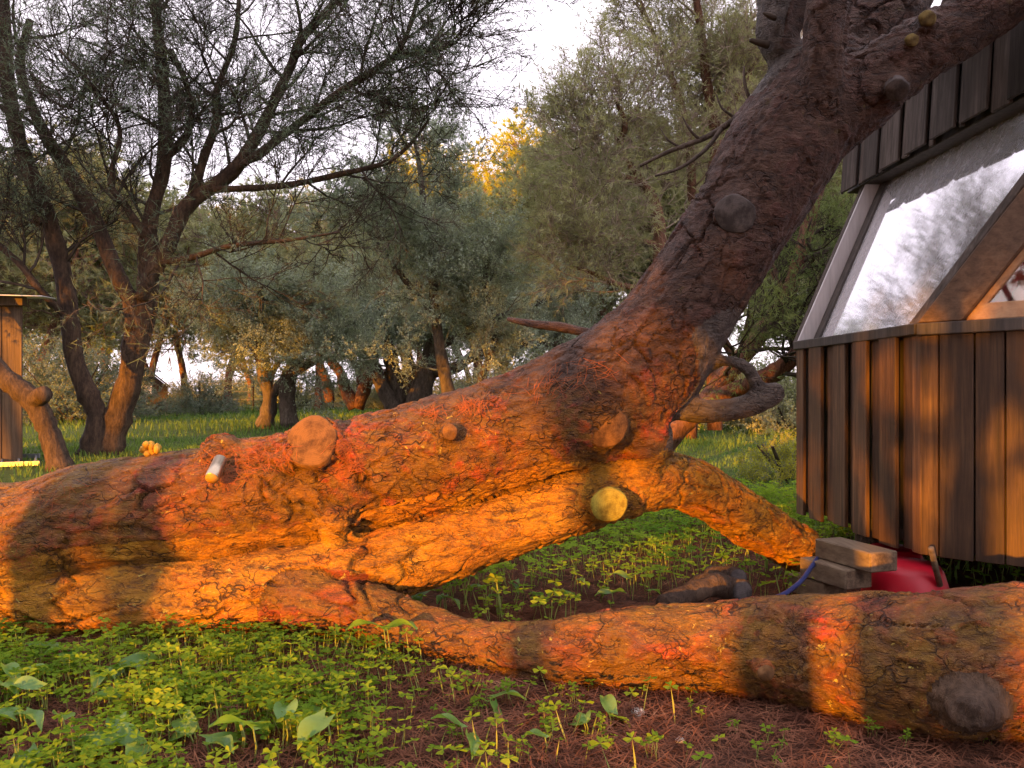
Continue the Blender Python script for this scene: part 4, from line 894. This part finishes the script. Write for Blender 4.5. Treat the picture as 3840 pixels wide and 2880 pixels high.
DH = 30.; fz = float(gz(-13, DH)); X0, X1 = px_x(128, DH), px_x(168, DH); hz0, hz1, hzt = fz, fz + .95, fz + 1.55
ch = thing('far_cabin', ((X0 + X1) / 2, DH, fz), 'small dark cabin with a pale window behind the dark pine', 'cabin')
prism('wall', [np.array((X0, DH, hz0)), np.array((X1, DH, hz0)), np.array((X1, DH, hz1)), np.array(((X0 + X1) / 2, DH, hzt)), np.array((X0, DH, hz1))], np.array((-1.0, 2.2, 0)), FARWOOD, ch, 0)
for sgn, xe in ((-1, X0), (1, X1)):
    prism('roof', [np.array(((X0 + X1) / 2, DH - .15, hzt + .08)), np.array((xe + sgn * .15, DH - .15, hz1 - .04)), np.array((xe + sgn * .15 - 1.05, DH + 2.3, hz1 - .04)), np.array(((X0 + X1) / 2 - 1.05, DH + 2.3, hzt + .08))], up * .06, FRAMEWOOD, ch, 0)
wf = box('window', np.array(((X0 + X1) / 2 + .02, DH - .02, fz + .78)), (.2, 0, 0), (0, .03, 0), (0, 0, .25), FRAMEWOOD, ch, 0)
box('pane', np.array(((X0 + X1) / 2 + .02, DH - .055, fz + .78)), (.15, 0, 0), (0, .004, 0), (0, 0, .2), WHITE, wf, 0)
DF = 24.5; fz = float(gz(-3, DF)); X0, X1 = px_x(409, DF), px_x(429, DF)
ch = thing('far_shed', ((X0 + X1) / 2, DF, fz), 'narrow dark brown shed behind the fan of grey trunks', 'shed')
wl = box('wall', np.array(((X0 + X1) / 2 - .4, DF + .6, fz + .7)), ((X1 - X0) / 2 + .4, 0, 0), (0, .55, 0), (0, 0, .7), FARWOOD, ch, 0)
nbd = 8
for i in range(nbd):
    wd = (X1 - X0 + .8) / nbd; box('board', np.array((X0 - .8 + wd * (i + .5), DF + .035, fz + .7)), (wd / 2 - .006, 0, 0), (0, .015, 0), (0, 0, .7), FARWOOD, wl, 0)
box('roof', np.array(((X0 + X1) / 2 - .4, DF + .55, fz + 1.44)), ((X1 - X0) / 2 + .5, 0, 0), (0, .7, 0), (0, 0, .04), FRAMEWOOD, ch, 0)
box('white_trim', np.array(((X0 + X1) / 2, DF + .0, fz + 1.2)), ((X1 - X0) / 2, 0, 0), (0, .012, 0), (0, 0, .014), WHITE, ch, 0)
box('white_trim', np.array(((X0 + X1) / 2, DF - .02, fz + 1.2)), (.014, 0, 0), (0, .006, 0), (0, 0, .16), WHITE, ch, 0)
DW = 44.; fe = thing('wire_fence', (px_x(300, DW), DW, .3), 'thin wire fence with posts beyond the clearing', 'fence')
fx = np.linspace(px_x(200, DW), px_x(520, DW), 13)
for x in fx: mm = MB(); mm.tube(np.array([(x, DW, .2), (x, DW, 1.75)]), np.array([.05, .045]), 6); mm.build('post', [FARWOOD], fe)
for z in (.7, 1.15, 1.6): mm = MB(); mm.tube(np.array([(fx[0], DW, z), (fx[6], DW, z - .03), (fx[-1], DW, z)]), np.full(3, .012), 4); mm.build('wire', [WIRE], fe)

# ------------------------------------------------------------------ ground cover
rng = np.random.default_rng(77)
def trefoil(g, h, r, n=3):
    """clover-like plant: stem + heart leaflets; verts, tris, mat (0 leaf, 1 stem)"""
    V_, F_, M_ = [], [], []; tilt = g.normal(0, .25, 2); top = np.array((g.normal(0, h * .25), g.normal(0, h * .25), h))
    V_ += [np.array((-.0012, 0, 0)), np.array((.0012, 0, 0)), top * .55 + np.array((h * .04, 0, 0)), top]; F_ += [(0, 1, 2), (0, 2, 3)]; M_ += [1, 1]
    ph = g.uniform(0, 6.28)
    ez = np.array((tilt[0], tilt[1], 1.)); ez /= np.linalg.norm(ez); ex = np.cross(ez, (0, 1, .2)); ex /= np.linalg.norm(ex); ey = np.cross(ez, ex)
    for k in range(n):
        a = ph + k * 2 * math.pi / n; d = math.cos(a) * ex + math.sin(a) * ey; s_ = -math.sin(a) * ex + math.cos(a) * ey; b = len(V_); dr = g.uniform(-.25, .15); fo_ = g.uniform(.05, .3)
        c_ = lambda u, v, hh: top + r * (u * d + v * s_ + (hh + dr * u) * ez)
        V_ += [top, c_(.55, .42, fo_), c_(.98, .42, fo_), c_(.86, 0, 0), c_(.98, -.42, fo_), c_(.55, -.42, fo_)]
        F_ += [(b, b + 1, b + 3), (b + 1, b + 2, b + 3), (b, b + 3, b + 5), (b + 5, b + 3, b + 4)]; M_ += [0] * 4
    return np.array(V_), np.array(F_), np.array(M_)
CT = [trefoil(np.random.default_rng(900 + i), .06 * (.6 + .12 * i), .018) for i in range(8)]
def scatter(name, tpl, pos, sc, mats, label, cat, kind='stuff'):
    mb = MB(); pos = np.asarray(pos); n = len(pos); pick = rng.integers(0, len(tpl), n); rz = rng.uniform(0, 6.28, n); sc = np.asarray(sc)
    for k, (Vt, Ft, Mt) in enumerate(tpl):
        m = np.where(pick == k)[0]
        if not len(m): continue
        c_, s_ = np.cos(rz[m]), np.sin(rz[m])
        X = Vt[None, :, 0] * c_[:, None] - Vt[None, :, 1] * s_[:, None]; Y = Vt[None, :, 0] * s_[:, None] + Vt[None, :, 1] * c_[:, None]; Z = np.repeat(Vt[None, :, 2], len(m), 0)
        VV = np.stack([X, Y, Z], -1) * sc[m][:, None, None] + pos[m][:, None, :]
        mb.add(VV.reshape(-1, 3), (Ft[None] + (np.arange(len(m)) * len(Vt))[:, None, None]).reshape(-1, 3), np.tile(Mt, len(m)))
    return tag(mb.build(name, mats), label, cat, None, kind)
def fnoise(x, y, s, o=0): return np.array([noise.noise(Vector((a * s + o, b * s, o))) for a, b in zip(x, y)])
def ground_pts(n, xa, xb, ya, yb, dens):
    x = rng.uniform(xa, xb, n); y = rng.uniform(ya, yb, n); k = rng.uniform(0, 1, n) < dens(x, y); x, y = x[k], y[k]
    return np.column_stack([x, y, gz(x, y) - .004])
lx, lz = None, None
def under_log(P):       # drop what would grow inside the fallen tree
    out = np.ones(len(P), bool)
    for i in range(0, len(A), 2):
        t = np.clip(((P[:, :2] - A[i, :2]) @ AB[i, :2]) / max(1e-6, (AB[i, :2] ** 2).sum()), 0, 1); c_ = A[i] + t[:, None] * AB[i]
        if min(A[i, 2], B[i, 2]) < .35: out &= np.linalg.norm(P[:, :2] - c_[:, :2], axis=1) > .10
    return P[out]
def near_d(x, y):
    edge = sstep(.15, -1.0, x + .15 * np.sin(y * 5)) * .95 + .05 * sstep(1.4, -.5, x)
    return np.clip(edge * (.72 + 1.5 * fnoise(x, y, 2.6, 3)), 0, 1) * (.2 + .8 * sstep(3.3, 3.0, y))
P = under_log(ground_pts(26000, -3.2, 1.6, 1.3, 3.4, near_d))
scatter('clover_patch', CT, P, rng.uniform(.6, 1.5, len(P)), [CLOVER, STEM], 'bright green clover carpet in front of the fallen trunk', 'clover')
def mid_d(x, y): return np.clip(.15 + .55 * sstep(3.5, 5.5, y) + .9 * fnoise(x, y, 1.3, 8), 0, 1) * (1 - .75 * sstep(.75, .95, x) * sstep(4.2, 3.2, y))
P = under_log(ground_pts(14000, -1.6, 3.2, 3.2, 7.5, mid_d))
scatter('weed_patch', CT, P, rng.uniform(.9, 2.2, len(P)), [CLOVER2, STEM], 'low green weeds growing beyond the fallen trunk', 'weeds')
# countable clover plants on the bare litter
pl_spots = [(560, 698), (585, 688), (572, 708), (600, 735), (545, 742), (520, 760), (610, 752), (655, 757), (455, 745), (430, 735), (735, 735), (770, 748), (872, 742), (905, 748), (838, 758), (655, 690), (700, 722), (508, 700), (480, 716), (545, 715), (990, 748), (760, 765)]
cl_me = []
for k in range(5):
    g = np.random.default_rng(300 + k); mb = MB()
    for j in range(4 + k % 3):
        Vt, Ft, Mt = trefoil(g, g.uniform(.025, .06), .014); mb.add(Vt + np.array((g.normal(0, .012), g.normal(0, .012), 0)), Ft, Mt)
    cl_me.append(mb.mesh('clover_sprig', [CLOVER, STEM]))
for i, (px, py) in enumerate(pl_spots):
    o = link('clover_sprig', cl_me[i % 5]); p = gpt(px, py); o.location = tuple(p); o.rotation_euler = (0, 0, i * 1.9); sc_ = .8 + .5 * ((i * 37) % 10) / 10; o.scale = (sc_,) * 3
    tag(o, 'small clover sprig growing alone on the brown needle litter', 'clover', 'lone clover sprigs on the needle litter')
# broad-leaved plants
def broad_leaf(g, ln, wd):
    n = 9; V_, F_ = [], []
    for i in range(n):
        f = i / (n - 1); w_ = wd * (math.sin(math.pi * min(1, f * .92 + .12)) ** .75) * (1 - .35 * f); z = .25 * ln * math.sin(f * 2.4) - .15 * ln * f
        if i == n - 1: w_ = .001
        for s_ in (-1, -.5, 0, .5, 1): V_.append((ln * (f - (.16 if abs(s_) == 1 and i == 0 else 0)), s_ * w_, z + abs(s_) * w_ * .35 + .004 * math.sin(7 * f + 3 * s_)))
    for i in range(n - 1):
        for j in range(4): F_.append((i * 5 + j, i * 5 + j + 1, (i + 1) * 5 + j + 1, (i + 1) * 5 + j))
    return np.array(V_), np.array(F_)
lm_ = []
for k in range(5):
    g = np.random.default_rng(500 + k); Vt, Ft = broad_leaf(g, .075 + .012 * k, .027 + .004 * (k % 3)); lm_.append(mesh_np('leaf', Vt, Ft, [BROAD], None, True))
def stem_mesh(h):
    mm = MB(); mm.tube(np.array([(0, 0, -.01), (.006, .003, h * .5), (0, 0, h)]), np.array([.0028, .0024, .0018]), 5); return mm.mesh('stem', [STEM], True)
sm_ = [stem_mesh(h) for h in (.04, .06, .085, .11)]
spots = [(384, 668, 3, 1.25, 'lone tall round-leaved plant standing in front of the fork of the trunk')]
for px, py in ((30, 660), (70, 672), (22, 695), (92, 690), (130, 680), (45, 716), (110, 712), (20, 740), (64, 742), (104, 748), (75, 764), (30, 768), (140, 762), (190, 750), (215, 764), (238, 752), (285, 746), (178, 705), (5, 712), (300, 740), (322, 758), (-20, 690), (-15, 740), (255, 768)):
    spots.append((px + rng.uniform(-6, 6), py + rng.uniform(-4, 4), int(rng.integers(0, 3)), rng.uniform(.9, 1.35), None))
for px, py, lb in ((492, 712, 'single broad leaf plant beside the lying limb on litter'), (584, 735, None), (545, 757, None), (612, 725, None), (470, 752, None)): spots.append((px, py, int(rng.integers(0, 2)), .9, lb))
for px, py in ((420, 612), (445, 618), (395, 596), (500, 612), (532, 610), (560, 606), (470, 600), (512, 596), (600, 604), (630, 598), (577, 596), (612, 607), (648, 604)): spots.append((px, py, int(rng.integers(1, 4)), rng.uniform(.7, 1.0), 'back'))
for i, (px, py, st, sc_, lb) in enumerate(spots):
    p = gpt(px, py); g = np.random.default_rng(4000 + i)
    if lb == 'back': lab, grp = 'broad-leaved seedling lit from behind between the arched limb and lying limb', 'seedlings between the limbs'
    elif lb: lab, grp = lb, None
    elif px > 440: lab, grp = 'broad-leaved seedling standing on open needle litter', 'seedlings on the litter'
    else: lab, grp = 'broad-leaved plant rising from the clover carpet', 'broad-leaved plants in the clover'
    T = thing('broad_leaf_plant', p, lab, 'plant', grp)
    for j in range(1 + (i % 3 > 0) + (i % 5 == 0)):
        a = g.uniform(0, 6.28); off = np.array((g.normal(0, .014), g.normal(0, .014), 0)) * (j > 0); h = (.04, .06, .085, .11)[st]
        so = link('stem', sm_[st], T); so.location = tuple(off); so.scale = (sc_,) * 3
        lo = link('leaf', lm_[int(g.integers(0, 5))], T); lo.location = tuple(off + np.array((0, 0, h * sc_ - .002))); lo.scale = (sc_,) * 3; lo.rotation_euler = (g.normal(0, .3), g.uniform(-.15, .75), a)
# dry needles
def needles(n, xa, xb, ya, yb, lift):
    x = rng.uniform(xa, xb, n); y = rng.uniform(ya, yb, n); a = rng.uniform(0, 6.28, n); l = rng.uniform(.035, .07, n); wdt = rng.uniform(.0008, .0015, n) * (1 + (y - 1.5) * .25)
    z = gz(x, y) + rng.uniform(.0, lift, n) + .006; tz = rng.normal(0, .16, n)
    d = np.stack([np.cos(a), np.sin(a), tz], 1) * l[:, None]; s_ = np.stack([-np.sin(a), np.cos(a), np.zeros(n)], 1) * wdt[:, None]; c = np.stack([x, y, z], 1)
    bend = s_ / wdt[:, None] * (rng.normal(0, .008, n))[:, None] + np.array((0, 0, 1)) * rng.uniform(0, .006, n)[:, None]
    V_ = np.stack([c - d - s_, c - d + s_, c + bend + s_, c + bend - s_, c + d], 1).reshape(-1, 3)
    b = np.arange(n)[:, None] * 5; F_ = np.stack([b + 0, b + 1, b + 2, b + 0, b + 2, b + 3, b + 3, b + 2, b + 4], 1).reshape(-1, 3)
    return V_, F_
mb = MB(); mb.add(*needles(52000, -2.6, 2.6, 1.25, 3.6, .02)); mb.add(*needles(26000, -2.8, 3.2, 3.3, 6.0, .02))
tag(mb.build('needle_litter', [NEEDLE_DRY]), 'carpet of dry red brown pine needles around the fallen tree', 'needle litter', None, 'stuff')
mb = MB()
for (px, py, n, sp) in ((245, 464, 110, 24), (265, 452, 70, 16), (350, 446, 50, 7), (352, 466, 25, 6), (470, 405, 60, 7), (430, 412, 40, 8), (590, 372, 30, 20), (545, 386, 40, 18), (60, 500, 40, 30), (20, 560, 30, 15), (225, 478, 70, 10), (150, 470, 30, 30)):
    got = 0
    for _ in range(n):
        p, nn = surf_pt(px + rng.normal(0, sp), py + rng.normal(0, sp * .3))
        if p is None: continue
        t_ = np.cross(nn, rng.normal(0, 1, 3)); t_ /= np.linalg.norm(t_); s_ = np.cross(nn, t_); l = rng.uniform(.03, .055); c = p + nn * (.006 + rng.uniform(0, .008)); wv = .0007
        mb.add(np.array([c - t_ * l - s_ * wv, c - t_ * l + s_ * wv, c + s_ * wv + nn * .004, c - s_ * wv + nn * .004, c + t_ * l]), np.array([(0, 1, 2), (0, 2, 3), (3, 2, 4)]))
tag(mb.build('fallen_needles', [NEEDLE_ORANGE]), 'orange dry needles caught on the bark of the fallen trunk', 'needle litter', None, 'stuff')
# grass of the clearing
def grass(n, xa, xb, ya, yb, dens, hl):
    P = ground_pts(n, xa, xb, ya, yb, dens); n = len(P); a = rng.uniform(0, 6.28, n); h = rng.uniform(*hl, n) * (1 + .6 * fnoise(P[:, 0], P[:, 1], .4, 2)); wd = rng.uniform(.004, .008, n) * (1 + P[:, 1] * .05)
    d = np.stack([np.cos(a), np.sin(a), np.zeros(n)], 1); s_ = np.stack([-np.sin(a), np.cos(a), np.zeros(n)], 1) * wd[:, None]
    m_ = P + np.array((0, 0, 1)) * (h * .6)[:, None] + d * (h * .15)[:, None]; t_ = P + np.array((0, 0, 1)) * h[:, None] + d * (h * .5)[:, None]
    V_ = np.stack([P - s_, P + s_, m_ + s_ * .7, m_ - s_ * .7, t_], 1).reshape(-1, 3); b = np.arange(n)[:, None] * 5
    return V_, np.stack([b + 0, b + 1, b + 2, b + 0, b + 2, b + 3, b + 3, b + 2, b + 4], 1).reshape(-1, 3)
mb = MB()
mb.add(*grass(30000, -9, 4, 6.0, 14, lambda x, y: np.clip(.6 + .8 * fnoise(x, y, .5, 5), 0, 1), (.04, .10)))
mb.add(*grass(30000, -16, 10, 13, 34, lambda x, y: np.clip(.6 + .7 * fnoise(x, y, .4, 5), 0, 1), (.08, .17)))
mb.add(*grass(5000, 1.4, 5, 3.9, 8, lambda x, y: np.clip(.4 + .8 * fnoise(x, y, .7, 9), 0, 1), (.05, .14)))
tag(mb.build('clearing_grass', [GRASS]), 'green grass of the clearing behind the fallen tree', 'grass', None, 'stuff')
# bushes on the far edge
def bush(x, y, r, h, label, leaf, seed, group):
    g = np.random.default_rng(seed); n = int(260); z0 = float(gz(x, y)); T = thing('bush', (x, y, z0), label, 'bush', group); mm = MB(); st = MB()
    u = g.normal(0, 1, (n, 3)); u[:, 2] = np.abs(u[:, 2]); u /= np.linalg.norm(u, axis=1)[:, None]
    rad = g.uniform(.35, 1, n)[:, None]; O = np.array((x, y, z0)) + u * rad * np.array((r, r, h)) * .8; spray_mesh(mm, 'lichen', O, u + g.normal(0, .3, (n, 3)), np.full(n, .38 * min(r, h * 1.4)), g)
    for k in range(9):
        a = g.uniform(0, 6.28); P = np.array([(x, y, z0), (x + .3 * r * math.cos(a), y + .3 * r * math.sin(a), z0 + .4 * h), (x + .6 * r * math.cos(a), y + .6 * r * math.sin(a), z0 + .75 * h)]); st.tube(P, np.array([.03, .02, .01]), 5)
    st.build('stems', [TWIG_DARK], T); mm.build('foliage', [TWIG_LICHEN, leaf], T); return T
GBU = 'low bushes along the far edge of the clearing'
b0 = bush(px_x(300, 38), 38, 2.0, 1.3, 'low green bush at the far edge of the clearing', OLIVE, 7, GBU)
for i, (px, D, s) in enumerate(((150, 36, .9), (215, 48, 1.3), (350, 47, 1.2), (400, 38, .9), (460, 33, 1.1), (505, 28, 1.2), (555, 25, 1.2), (590, 22, 1.), (640, 20, 1.), (60, 22, .7), (100, 26, .8), (740, 18, 1.1), (700, 22, 1.2), (790, 16, .9), (20, 28, 1.), (265, 60, 1.5))):
    copy_tree(b0, (px_x(px, D), D, float(gz(px_x(px, D), D))), i * 2.1, s, 'low green bush at the far edge of the clearing', GBU)
yb = bush(px_x(785, 9.), 9., .55, .55, 'small yellow lit bush on the green beside the cabin wall', NEEDLE_SUN_YELLOW, 17, None)

GDB = 'dark bushes behind the many-stemmed pine'
d0 = bush(px_x(70, 19), 19, 1.7, 1.9, 'dark rounded bush behind the many-stemmed pine', NEEDLE_DARK, 27, GDB)
for i, (px, D, s_) in enumerate(((100, 22, 1.0), (30, 21, 1.2), (200, 27, .8))):
    copy_tree(d0, (px_x(px, D), D, float(gz(px_x(px, D), D))), i * 1.3, s_, 'dark rounded bush behind the many-stemmed pine', GDB)
